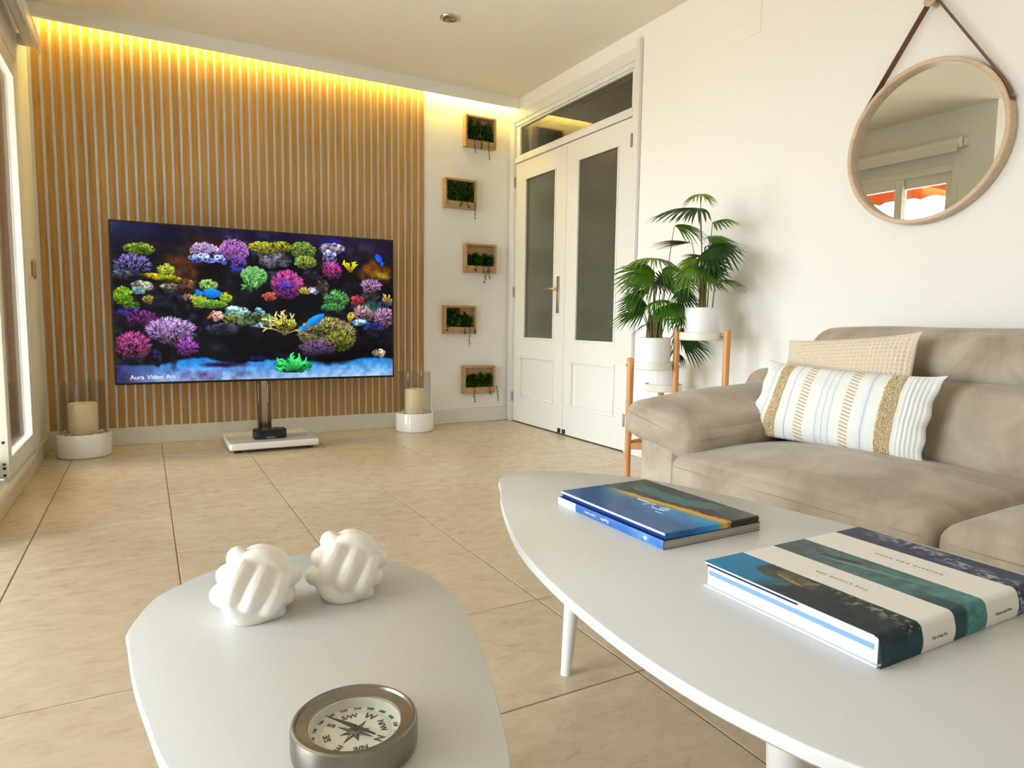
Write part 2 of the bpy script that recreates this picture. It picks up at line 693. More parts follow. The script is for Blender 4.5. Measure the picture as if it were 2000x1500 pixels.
# ------------------------------------------------------------------ room shell
YW, XR, XL, ZC = 4.738, 2.578, -0.53, 2.505
XF, YB, YC = -3.0, -2.2, 2.76         # far side wall, wall behind the camera, corner of the recess

floor = structure('floor')
B().box(XF - .1, XR + .02, YB - .1, YC, -0.06, -0.004).box(XL - .0, XR + .02, YC, YW + .02, -0.06, -0.004).done('grout_bed', M['grout'], floor)
T = 0.45
gap = 0.0035
cache = {}


def tile(x0, x1, y0, y1):
    w, d = round(x1 - x0, 4), round(y1 - y0, 4)
    if w < 0.02 or d < 0.02:
        return
    if (w, d) not in cache:
        b = B()
        q = rounded_rect(-w / 2 + gap / 2, w / 2 - gap / 2, -d / 2 + gap / 2, d / 2 - gap / 2, 0.001, 1)
        b.prism(q, [(0, -0.006), (0, -0.0012), (0.0015, 0.0)])
        me = b.mesh('tile')
        me.materials.append(M['tile'])
        cache[(w, d)] = me
    o = bpy.data.objects.new('tile', cache[(w, d)])
    COL.objects.link(o)
    o.parent = floor
    o.location = ((x0 + x1) / 2, (y0 + y1) / 2, 0)


X0, Y0 = 0.07 - 7 * T, 1.137 - 8 * T
for i in range(14):
    for j in range(18):
        xa, xb = X0 + i * T, X0 + (i + 1) * T
        ya, yb = Y0 + j * T, Y0 + (j + 1) * T
        xa, xb = max(xa, XF), min(xb, XR)
        ya, yb = max(ya, YB), min(yb, YW)
        if ya >= YC - 0.001:
            xa = max(xa, XL)
        elif yb > YC and xa < XL:
            if xb > XL:                      # tile cut round the corner: two pieces
                tile(XL, xb, ya, yb)
                tile(xa, XL, ya, YC)
                continue
            yb = YC
        if xb - xa > 0.02 and yb - ya > 0.02:
            tile(xa, xb, ya, yb)

B().box(XF - .1, XR + .1, YB - .1, YW + .1, ZC, ZC + 0.08).done('ceiling', M['ceiling']).__setitem__('kind', 'structure')


def wallobj(name, b, m='wall'):
    o = b.done(name, M[m])
    o['kind'] = 'structure'
    return o


wallobj('wall_back', B().box(XL - .12, XR + .12, YW, YW + .1, 0, ZC))
DY0, DY1, DZ = 3.19, 4.66, 2.335            # double door opening in the right wall
wallobj('wall_right', B().box(XR, XR + .12, YB, DY0, 0, ZC).box(XR, XR + .12, DY1, YW, 0, ZC).box(XR, XR + .12, DY0, DY1, DZ, ZC))
WY0, WY1, WZ0, WZ1 = 3.0, 4.24, 0.075, 2.09  # sliding window opening in the left wall
wallobj('wall_left', B().box(XL - .12, XL, YC, WY0, 0, ZC).box(XL - .12, XL, WY1, YW, 0, ZC).box(XL - .12, XL, WY0, WY1, WZ1, ZC).box(XL - .12, XL, WY0, WY1, 0, 0.03))
wallobj('wall_left', B().box(XF, XL - .12, YC, YC + .1, 0, ZC))
SY0, SY1, SZ0, SZ1 = 0.3, 2.2, 0.10, 2.15
wallobj('wall_left', B().box(XF - .12, XF, YB, SY0, 0, ZC).box(XF - .12, XF, SY1, YC + .1, 0, ZC).box(XF - .12, XF, SY0, SY1, SZ1, ZC).box(XF - .12, XF, SY0, SY1, 0, SZ0))
wallobj('wall_front', B().box(XF - .12, XR + .12, YB - .1, YB, 0, ZC))

# skirting boards
def skirting(name, x0, x1, y0, y1, m='trim', h=0.112):
    o = B().box(x0, x1, y0, y1, 0.0, h, 0.003).done(name, M[m])
    o['kind'] = 'structure'


skirting('baseboard_back', XL, XR, YW - 0.016, YW)
skirting('baseboard_right', XR - 0.016, XR, YB, 3.165)
skirting('baseboard_left', XL, XL + 0.014, WY1 + 0.02, YW - 0.016, 'sill', 0.09)
skirting('baseboard_left', XF, XL, YC - 0.014, YC, 'sill', 0.08)

# pelmet at the head of the slatted wall with the lamp strip behind it
o = B().box(XL, XR, 4.600, 4.622, 2.425, ZC, 0.002).done('trim_1', M['wall'])
o['kind'] = 'structure'
t = thing('led_strip', 'warm yellow lamp strip glowing behind the pelmet above the slatted wall', 'light', (1.0, 4.703, ZC - 0.012))
B().box(XL + .02, XR - .02, 4.692, 4.714, ZC - 0.006, ZC - 0.0005).done('mounting_rail', M['white_gloss'], t)
B().box(XL + .03, XR - .03, 4.696, 4.710, ZC - 0.010, ZC - 0.006).done('light_diffuser', M['led'], t)

# faint flush access panel high on the right wall
o = B().box(XR - 0.003, XR, 2.30, 2.50, 2.165, 2.46, 0.001).done('trim_2', M['wall'])
o['kind'] = 'structure'

# recessed ceiling spot
t = thing('ceiling_spotlight', 'round chrome recessed spotlight in the ceiling', 'spotlight', (1.57, 3.63, ZC))
B().lathe([(0.040, -0.0005), (0.052, -0.0005), (0.055, -0.003), (0.053, -0.007), (0.044, -0.009), (0.038, -0.006), (0.038, -0.0005)], (1.57, 3.63, ZC), 40, True).done('trim_ring', M['chrome'], t)
B().lathe([(0, -0.010), (0.016, -0.011), (0.026, -0.010), (0.036, -0.005), (0.037, -0.001), (0, -0.001)], (1.57, 3.63, ZC), 32).done('lamp', M['steel'], t)
B().lathe([(0.012, -0.0115), (0.018, -0.014), (0.020, -0.012), (0.016, -0.0105)], (1.57, 3.63, ZC), 24, True).done('lamp_rim', M['chrome'], t)

# ------------------------------------------------------------------ slatted cladding
cl = thing('slat_cladding', 'oak slat cladding on the wall behind the television', 'wall cladding', (0.67, YW - 0.0012, 0.112))
P = 0.05048
c0 = -0.469 + P / 2 - P
slat_cache = None
for k in range(47):
    cx = c0 + k * P
    w = 0.0355
    b = B().box(-w / 2, w / 2, -0.0075, -0.0012, 0.0, 2.362, 0.0015)
    if slat_cache is None:
        slat_cache = b.mesh('slat')
        slat_cache.materials.append(M['slat'])
    o = bpy.data.objects.new('slat', slat_cache)
    COL.objects.link(o)
    o.parent = cl
    o.location = (cx - 0.67, 0.0002, 0.002)

# ------------------------------------------------------------------ sliding window, left wall
win = structure('window_1', (XL, 3.62, WZ0))
fx0, fx1 = XL - 0.11, XL + 0.014
B().box(fx0, fx1, WY0, WY0 + .05, WZ0, WZ1, .003).box(fx0, fx1, WY1 - .05, WY1, WZ0, WZ1, .003) \
   .box(fx0, fx1, WY0 + .05, WY1 - .05, WZ1 - .05, WZ1, .003).box(fx0, fx1, WY0 + .05, WY1 - .05, WZ0 - 0.01, WZ0 + .018, .002) \
   .done('frame', M['upvc'], win)
for i, xx in enumerate((-0.055, -0.007)):
    B().box(XL + xx - .004, XL + xx + .004, WY0 + .05, WY1 - .05, WZ0 + .018, WZ0 + .032, .001).done('track', M['upvc'], win)


def sash(xc, y0, y1, parent, holes=False):
    z0, z1 = WZ0 + .034, WZ1 - .052
    st, rl = 0.062, 0.085
    s = B().box(xc - .019, xc + .019, y0, y0 + st, z0, z1, .003).box(xc - .019, xc + .019, y1 - st, y1, z0, z1, .003) \
        .box(xc - .019, xc + .019, y0 + st, y1 - st, z0, z0 + rl, .002).box(xc - .019, xc + .019, y0 + st, y1 - st, z1 - rl, z1, .002)
    so = s.done('sash', M['upvc'], parent)
    B().box(xc - .004, xc + .004, y0 + st - .006, y1 - st + .006, z0 + rl - .006, z1 - rl + .006).done('pane', M['window_glass'], so)
    if holes:
        for dz in (0.015, 0.045, 0.062, 0.155):
            B().cone((xc, y0 - .0025, z0 + dz), (xc, y0 - .0003, z0 + dz), .006, .006, 12).done('screw_hole', M['dark'], so)
    return so


sash(XL - 0.007, 3.44, WY1 - .052, win, True)
sash(XL - 0.055, WY0 + .052, 3.51, win)
B().box(XL - .108, XL - .032, WY1 - .0545, WY1 - .0502, WZ0 + .02, WZ1 - .052).done('pane_reflection_strip', M['pane_reflection'], win)  # added strip: the slats' dark reflection in the pane, put in as brown colour
# flush ring pull on the wall side stile
B().tube([(XL + .012, 4.49 + .022 * math.cos(a), 1.05 + .048 * math.sin(a)) for a in np.linspace(0, 2 * math.pi, 25)[:-1]], .006, 8, closed=True) \
   .box(XL - .0, XL + .010, 4.475, 4.505, 1.01, 1.09, .003).done('pull_ring', M['handle'], win)
# stone sill lip under the window
o = B().box(XL - .0, XL + .018, YC + .03, WY1 + .02, 0.0, 0.070, .004).done('trim_3', M['sill'])
o['kind'] = 'structure'

# roller blind above the window
rb = thing('roller_blind', 'white roller blind tube rolled up above the sliding window', 'blind', (XL + .06, 3.7, 2.2))
B().lathe([(0, 0), (.034, 0), (.040, .004), (.040, 1.432), (.034, 1.44), (0, 1.444)], (0, 0, 0), 28).xform(Matrix.Translation((XL + .062, 2.96, 2.232)) @ Matrix.Rotation(-math.pi / 2, 4, 'X')).done('rolled_fabric', M['wall'], rb)
B().box(XL + .085, XL + .100, 2.98, 4.385, 2.160, 2.184, .005).box(XL + .096, XL + .1005, 2.98, 4.385, 2.18, 2.235).done('bottom_bar', M['upvc'], rb)
for yy in (2.945, 4.41):
    B().box(XL + .0, XL + .062, yy, yy + .010, 2.20, 2.262, .004).done('bracket', M['upvc'], rb)

# second big window, further along the side of the room
win2 = structure('window_2', (XF, 1.25, SZ0))
b = B()
sx0, sx1 = XF - .09, XF - .01
b.box(sx0, sx1, SY0, SY0 + .06, SZ0, SZ1, .003).box(sx0, sx1, SY1 - .06, SY1, SZ0, SZ1, .003).box(sx0, sx1, SY0 + .06, SY1 - .06, SZ0, SZ0 + .06, .003).box(sx0, sx1, SY0 + .06, SY1 - .06, SZ1 - .06, SZ1, .003)
for k in (1,):
    yy = SY0 + (SY1 - SY0) * k / 2
    b.box(sx0, sx1, yy - .04, yy + .04, SZ0 + .06, SZ1 - .06, .003)
b.done('frame', M['upvc'], win2)
for k in range(2):
    ya = SY0 + (SY1 - SY0) * k / 2 + (.06 if k == 0 else .04)
    yb = SY0 + (SY1 - SY0) * (k + 1) / 2 - (.06 if k == 1 else .04)
    B().box(XF - .055, XF - .049, ya, yb, SZ0 + .06, SZ1 - .06).done('pane', M['glass'], win2)

# balcony outside the sliding window, with its orange awning
wallobj('floor', B().box(-2.4, XL - .12, YC + .1, 5.2, -0.12, -0.02), 'sill')
aw = thing('awning', 'orange canvas awning with scalloped valance outside the sliding window', 'awning', (-1.2, 3.9, 2.3))
NY = 73
ys = np.linspace(2.95, 4.95, NY)
s1, s2 = [], []
top = np.array([[(-0.66, y, 2.50) for y in ys], [(-1.85, y, 2.235) for y in ys]])
top2 = top + np.array([0, 0, 0.004])
b = B()
for (A_, C_) in ((top, True), (top2, False)):
    n0 = len(b.v)
    for k in range(NY - 1):
        q = [A_[0, k], A_[0, k + 1], A_[1, k + 1], A_[1, k]]
        b.add(q if C_ else q[::-1], [(0, 1, 2, 3)])
b.done('canopy', M['orange'], aw)
zb = 2.085 + 0.030 * np.abs(np.sin((ys - 2.95) * math.pi / 0.22))
P3 = np.array([[(-1.86 + 0.006 * math.sin(y * 30), y, 2.235) for y in ys], [(-1.86 + 0.010 * math.sin(y * 30), y, z) for y, z in zip(ys, zb)]])
b = B()
for k in range(NY - 1):
    q = [P3[0, k], P3[0, k + 1], P3[1, k + 1], P3[1, k]]
    b.add(q, [(0, 1, 2, 3)])
    q2 = [p - np.array([.003, 0, 0]) for p in q]
    b.add(q2[::-1], [(0, 1, 2, 3)])
b.done('valance', M['orange'], aw)
B().cone((-1.85, 2.95, 2.235), (-1.85, 4.95, 2.235), .018, .018, 12).done('front_bar', M['upvc'], aw)
B().box(-0.74, -0.65, 2.95, 4.95, 2.46, 2.54, .01).done('cassette', M['upvc'], aw)

# balcony end wall, put in to darken the pane; brown deepened in place of shade
M['render'] = plain('darkened_brown_wall', (62, 42, 25), 0.9, vary=0.08, bump=0.3, bscale=60)
wallobj('wall_balcony', B().box(-2.4, XL - .12, 5.0, 5.2, -.02, 2.9), 'render')

# ------------------------------------------------------------------ double door with transom, right wall
door = structure('door_1', (XR, 3.93, 0))
x0 = XR
b = B()
# jambs, head, transom rail (fill of the opening) and the casing on the wall face
b.box(x0 - .004, x0 + .11, DY0, DY0 + .038, 0, DZ, .002).box(x0 - .004, x0 + .11, DY1 - .006, DY1, 0, DZ, .002)
b.box(x0 - .004, x0 + .11, DY0 + .038, DY1 - .006, DZ - .035, DZ, .002)
b.box(x0 - .006, x0 + .09, DY0 + .038, DY1 - .006, 2.022, 2.062, .003)
b.done('frame', M['trim'], door)
b = B()
b.box(x0 - .018, x0, DY0 - .030, DY0 + .006, 0, 2.44, .004).box(x0 - .026, x0 - .0, DY0 - .042, DY0 - .028, 0, 2.44, .004)
b.box(x0 - .014, x0, DY0 + .006, YW - .02, DZ - .006, 2.40, .004)
b.box(x0 - .018, x0, DY1 - .002, YW - .018, 0, 2.40, .004)
b.done('casing', M['trim'], door)
# transom light
tr = B().box(x0 + .005, x0 + .045, DY0 + .038, DY0 + .060, 2.062, 2.30, .003).box(x0 + .005, x0 + .045, DY1 - .060, DY1 - .006, 2.062, 2.30, .003) \
    .box(x0 + .005, x0 + .045, DY0 + .060, DY1 - .060, 2.062, 2.078, .003).box(x0 + .005, x0 + .045, DY0 + .060, DY1 - .060, 2.286, 2.30, .003).done('transom', M['trim'], door)
B().box(x0 + .020, x0 + .024, DY0 + .057, DY1 - .057, 2.075, 2.289).done('pane', M['transom_glass'], tr)


def leaf(y0, y1, py0, py1, ly0, ly1, hinge_y):
    z0, z1 = 0.008, 2.016
    xf = x0 + .002
    xb = x0 + .040
    pz0, pz1, lz0, lz1 = 0.675, 1.878, 0.205, 0.538
    b = B()
    b.box(xf, xb, y0, y1, z0, lz0).box(xf, xb, y0, ly0, lz0, lz1).box(xf, xb, ly1, y1, lz0, lz1).box(xf + .007, xb, ly0, ly1, lz0, lz1)
    b.box(xf, xb, y0, y1, lz1, pz0).box(xf, xb, y0, py0, pz0, pz1).box(xf, xb, py1, y1, pz0, pz1).box(xf, xb, y0, y1, pz1, z1)
    lf = b.done('door_leaf', M['trim'], door, angle=30)

    def molding(a0, a1, c0_, c1_, w, dep, name):
        q = B()
        for (ya, yb, za, zb_) in ((a0, a1, c0_, c0_ + w), (a0, a1, c1_ - w, c1_), (a0, a0 + w, c0_ + w, c1_ - w), (a1 - w, a1, c0_ + w, c1_ - w)):
            q.box(xf - dep, xf + .008, ya, yb, za, zb_, .004, 2)
        q.done(name, M['trim'], lf)
    molding(py0 - .012, py1 + .012, pz0 - .012, pz1 + .012, .016, .006, 'glazing_bead')
    molding(ly0, ly1, lz0, lz1, .022, .008, 'panel_molding')
    B().box(xf + .012, xf + .016, py0, py1, pz0, pz1).done('pane', M['door_glass'], lf)
    for hz in (0.20, 1.03, 1.88):
        B().cone((xf - .008, hinge_y, hz - .04), (xf - .008, hinge_y, hz + .04), .008, .008, 12).done('hinge', M['hinge'], lf)
    return lf


ym = 3.928
lR = leaf(DY0 + .041, ym - .0015, 3.360, 3.786, 3.338, 3.838, DY0 + .036)
lL = leaf(ym + .0015, DY1 - .009, 4.073, 4.491, 4.052, 4.548, DY1 - .006)
B().box(x0 - .008, x0 + .003, 3.995, 4.022, .862, 1.122, .002).done('handle_plate', M['handle'], lL)
B().tube([(x0 - .006, 4.009, 1.032), (x0 - .040, 4.009, 1.032), (x0 - .048, 4.018, 1.032), (x0 - .048, 4.13, 1.030)], [.008, .008, .008, .007], 10).done('handle_lever', M['handle'], lL)
for yy in (ym + .030, ym - .030):
    B().box(x0 - .012, x0 + .003, yy - .012, yy + .012, .012, .042, .002).done('floor_bolt', M['dark'], lL if yy > ym else lR)

# dim hall behind the door
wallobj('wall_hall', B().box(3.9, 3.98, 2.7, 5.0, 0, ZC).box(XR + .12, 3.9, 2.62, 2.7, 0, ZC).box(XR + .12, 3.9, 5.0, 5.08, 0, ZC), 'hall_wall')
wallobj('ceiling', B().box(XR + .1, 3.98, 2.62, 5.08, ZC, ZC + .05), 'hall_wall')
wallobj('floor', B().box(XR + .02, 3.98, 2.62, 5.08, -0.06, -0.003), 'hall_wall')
# ------------------------------------------------------------------ television picture
def vnoise(h, w, cell, seed, octaves=3):
    r = np.random.default_rng(seed)
    out = np.zeros((h, w))
    amp, tot = 1.0, 0.0
    for o_ in range(octaves):
        c = max(2.0, cell / 2 ** o_)
        gh, gw = int(h / c) + 3, int(w / c) + 3
        g = r.random((gh, gw))
        y = np.arange(h) / c
        x = np.arange(w) / c
        yi, xi = y.astype(int), x.astype(int)
        fy, fx = (y - yi)[:, None], (x - xi)[None, :]
        fy, fx = fy * fy * (3 - 2 * fy), fx * fx * (3 - 2 * fx)
        a = g[yi][:, xi] * (1 - fx) + g[yi][:, xi + 1] * fx
        c2 = g[yi + 1][:, xi] * (1 - fx) + g[yi + 1][:, xi + 1] * fx
        out += amp * (a * (1 - fy) + c2 * fy)
        tot += amp
        amp *= 0.5
    return out / tot


def draw_strokes(img, segs, color, width):
    h, w = img.shape[:2]
    for (xa, ya, xb, yb, cc) in segs:
        n = int(max(abs(xb - xa), abs(yb - ya)) * 1.5) + 2
        for t_ in np.linspace(0, 1, n):
            x, y = xa + (xb - xa) * t_, ya + (yb - ya) * t_
            wd = width * (1 - 0.4 * t_)
            i0, i1, j0, j1 = int(y - wd - 1), int(y + wd + 2), int(x - wd - 1), int(x + wd + 2)
            if i0 < 0 or j0 < 0 or i1 > h or j1 > w:
                continue
            yy, xx = np.mgrid[i0:i1, j0:j1]
            m = np.clip(wd + .5 - np.hypot(xx - x, yy - y), 0, 1)[..., None]
            img[i0:i1, j0:j1] = img[i0:i1, j0:j1] * (1 - m) + np.array(cc) * m


def aquarium(W, H):
    """reef tank picture, sRGB 0..255; feature list in the frame of the picture sheet (1675 x 900)"""
    Hm = np.array([[4.903364662867724e-4, -2.131897679507819e-5, -0.013899972870390156],
                   [-7.534818434511834e-5, 1.0072545283255768e-3, -0.08219823848030583],
                   [-1.0502460520494485e-4, -2.1318976795072587e-5, 1.0]])

    def uv(X, Y):
        q = Hm @ np.array([X, Y, 1.0])
        return q[0] / q[2] * W, q[1] / q[2] * H
    yy, xx = np.mgrid[0:H, 0:W].astype(float)
    u, v = xx / W, yy / H
    n1 = vnoise(H, W, 60, 1, 4)
    n2 = vnoise(H, W, 14, 2, 3)
    img = np.zeros((H, W, 3))
    img += np.array([6, 5, 11])
    top = np.clip(1 - v / 0.22, 0, 1)[..., None]
    img += top * (np.array([16, 10, 38]) * (0.5 + n1[..., None]) + np.array([26, 4, 14]) * np.clip((u[..., None] - .25) * 2, 0, 1) * n1[..., None])
    lft = (np.clip(1 - u / .14, 0, 1) * np.clip(1 - v / .3, 0, 1))[..., None]
    img += lft * np.array([6, 26, 24])
    n4 = vnoise(H, W, 7, 4, 3)
    rock = np.clip(n1 * 2.2 - .9, 0, 1)[..., None] * np.clip(v / .2, 0, 1)[..., None]
    img += rock * np.array([56, 46, 74]) * np.clip((n2 * n4 * 3.2 - .45), 0, 1)[..., None]
    img += np.clip(vnoise(H, W, 40, 9, 3) * 3 - 1.75, 0, 1)[..., None] * np.array([36, 52, 46]) * np.clip(n4 * 2 - .6, 0, 1)[..., None]
    # sand bed
    edge = 0.868 + 0.03 * (n1 - .5) * 2 + 0.012 * np.sin(u * 19) - .02 * np.clip(1 - np.abs(u - .27) / .12, 0, 1)
    sand = np.clip((v - edge) / 0.016, 0, 1)
    d = np.clip((v - .86) / .14, 0, 1)
    blue = np.array([30, 138, 232]) * (1 - d[..., None]) + np.array([178, 208, 255]) * d[..., None]
    n3 = vnoise(H, W, 9, 5, 3)
    blue = blue * (0.72 + .5 * n3[..., None])
    pur = np.array([104, 62, 130]) * (.4 + .9 * n3[..., None])
    wl_ = (np.clip(1 - np.abs(u - .28) / .24, 0, 1) * np.clip((v - .90) / .03, 0, 1) * np.clip(n2 * 2 - .55, 0, 1))[..., None]
    blue = blue * (1 - wl_ * .8) + pur * wl_ * .8
    lf = np.clip(1 - u / .17, 0, 1)[..., None]
    blue = blue * (1 - lf) + np.array([58, 50, 110]) * (.3 + n2[..., None]) * lf
    img = img * (1 - sand[..., None]) + blue * sand[..., None]

    def blob(X, Y, RX, RY, c, style, ang=0.0, seed=None, dens=1.0):
        seed = int(X * 7 + Y * 13) if seed is None else seed
        r = np.random.default_rng(seed)
        cx, cy = uv(X, Y)
        ex, _ = uv(X + RX, Y)
        _, ey = uv(X, Y + RY)
        rx, ry = abs(ex - cx), abs(ey - cy)
        pad = 1.5
        m = max(rx, ry)
        i0, i1 = max(0, int(cy - m * pad)), min(H, int(cy + m * pad) + 1)
        j0, j1 = max(0, int(cx - m * pad)), min(W, int(cx + m * pad) + 1)
        if i1 <= i0 or j1 <= j0:
            return
        Y_, X_ = np.mgrid[i0:i1, j0:j1].astype(float)
        dx, dy = X_ - cx, Y_ - cy
        ca, sa = math.cos(ang), math.sin(ang)
        px, py = (dx * ca + dy * sa) / rx, (-dx * sa + dy * ca) / ry
        rr = np.hypot(px, py)
        c = np.array(c, float)
        nn = vnoise(i1 - i0, j1 - j0, max(3, m * .35), seed, 3)
        n_f = vnoise(i1 - i0, j1 - j0, 3.2, seed + 1, 2)
        shade = np.clip(0.95 - 0.45 * py, .3, 1.35)
        sub = img[i0:i1, j0:j1]
        if style == 'soft':
            a = np.clip(1.25 - rr + (nn - .5) * .9, 0, 1)
            colr = c * (0.35 + 1.1 * nn[..., None])
            img[i0:i1, j0:j1] = sub * (1 - a[..., None]) + colr * a[..., None]
            return
        if style == 'fish':
            body = np.clip((1 - np.hypot(px / .82, py * (1 + .35 * px))) * 6, 0, 1)
            tail = np.clip((.55 - np.abs(px + 1.0)) * 5, 0, 1) * np.clip((np.abs(px + .55) * .9 + .08 - np.abs(py)) * 6, 0, 1) * (px < -.55)
            a = np.clip(body + tail, 0, 1)
            colr = c * np.clip(1.05 - .35 * py, .6, 1.4)[..., None] * (.9 + .2 * n_f[..., None])
            img[i0:i1, j0:j1] = sub * (1 - a[..., None]) + colr * a[..., None]
            return
        a = np.clip((1.0 - rr + (nn - .5) * .55) * 7, 0, 1)
        if style == 'rock':
            colr = c * shade[..., None] * (0.12 + 1.5 * np.clip(nn * n_f * 2.1, 0, 1)[..., None])
            img[i0:i1, j0:j1] = sub * (1 - a[..., None]) + colr * a[..., None]
            return
        # cellular structure of the polyps / branches
        base = c * 0.22 * shade[..., None]
        img[i0:i1, j0:j1] = sub * (1 - a[..., None]) + base * a[..., None]
        if style in ('polyp', 'ring'):
            cs = (3.2 if style == 'polyp' else 4.6) / dens
            npt = int(rx * ry * 3.1 / (cs * cs) * 1.9) + 5
            for k in range(npt):
                t_, q_ = r.random() * 2 * math.pi, math.sqrt(r.random()) * .98
                x, y = cx + rx * q_ * math.cos(t_), cy + ry * q_ * math.sin(t_)
                s_ = cs * (.55 + .5 * r.random())
                b_ = (0.6 + .65 * r.random()) * np.clip(1.1 - .5 * (y - cy) / ry, .4, 1.4)
                ii0, ii1, jj0, jj1 = max(0, int(y - s_ - 1)), min(H, int(y + s_ + 2)), max(0, int(x - s_ - 1)), min(W, int(x + s_ + 2))
                if ii1 <= ii0 or jj1 <= jj0:
                    continue
                y2, x2 = np.mgrid[ii0:ii1, jj0:jj1]
                dd = np.hypot(x2 - x, (y2 - y) * 1.25) / s_
                aa = np.clip((1 - dd) * 3, 0, 1)
                if style == 'ring':
                    val = np.where(dd > .5, 1.25, .55)
                else:
                    val = 1.15 - .65 * dd
                hue = 1 + (r.random(3) - .5) * .22
                cc = np.clip(c * b_ * hue, 0, 255)[None, None] * val[..., None]
                img[ii0:ii1, jj0:jj1] = img[ii0:ii1, jj0:jj1] * (1 - aa[..., None]) + cc * aa[..., None]
        else:
            npt = int(rx * ry * 0.34 * dens) + 10
            segs = []
            for k in range(npt):
                t_, q_ = r.random() * 2 * math.pi, math.sqrt(r.random())
                x, y = cx + rx * q_ * .92 * math.cos(t_), cy + ry * q_ * .92 * math.sin(t_)
                dirx, diry = (x - cx) / rx + (r.random() - .5) * 1.2, (y - cy) / ry - .45 + (r.random() - .5) * 1.0
                L = 3.0 + 3.5 * r.random()
                nrm = math.hypot(dirx, diry) + 1e-6
                b_ = (.35 + .95 * r.random()) * np.clip(1.05 - .55 * (y - cy) / ry, .35, 1.5)
                hue = 1 + (r.random(3) - .5) * .3
                segs.append((x, y, x + dirx / nrm * L, y + diry / nrm * L, tuple(np.clip(c * b_ * hue, 0, 255))))
            draw_strokes(img, segs, None, 0.85)

    def stag(X, Y, RX, RY, c, n, seed, spread=1.1):
        r = np.random.default_rng(seed)
        segs = []
        bx, by = uv(X, Y + RY)
        ex, _ = uv(X + RX, Y)
        _, ey = uv(X, Y)
        R_ = max(abs(ex - bx), abs(by - ey))
        for k in range(n):
            a_ = -math.pi / 2 + spread * (2 * (k + .5) / n - 1) + (r.random() - .5) * .2
            L = R_ * (.75 + .4 * r.random())
            x, y = bx + (r.random() - .5) * 4, by
            for q in range(5):
                nx, ny = x + math.cos(a_) * L / 5, y + math.sin(a_) * L / 5 * .9
                br = .5 + .16 * q
                segs.append((x, y, nx, ny, tuple(np.clip(np.array(c) * br, 0, 255))))
                if q > 1 and r.random() < .8:
                    a2 = a_ + r.choice([-.8, .8])
                    segs.append((nx, ny, nx + math.cos(a2) * L / 5, ny + math.sin(a2) * L / 5, tuple(np.clip(np.array(c) * (br + .25), 0, 255))))
                x, y = nx, ny
                a_ += (r.random() - .5) * .5
        draw_strokes(img, segs, None, 1.5)

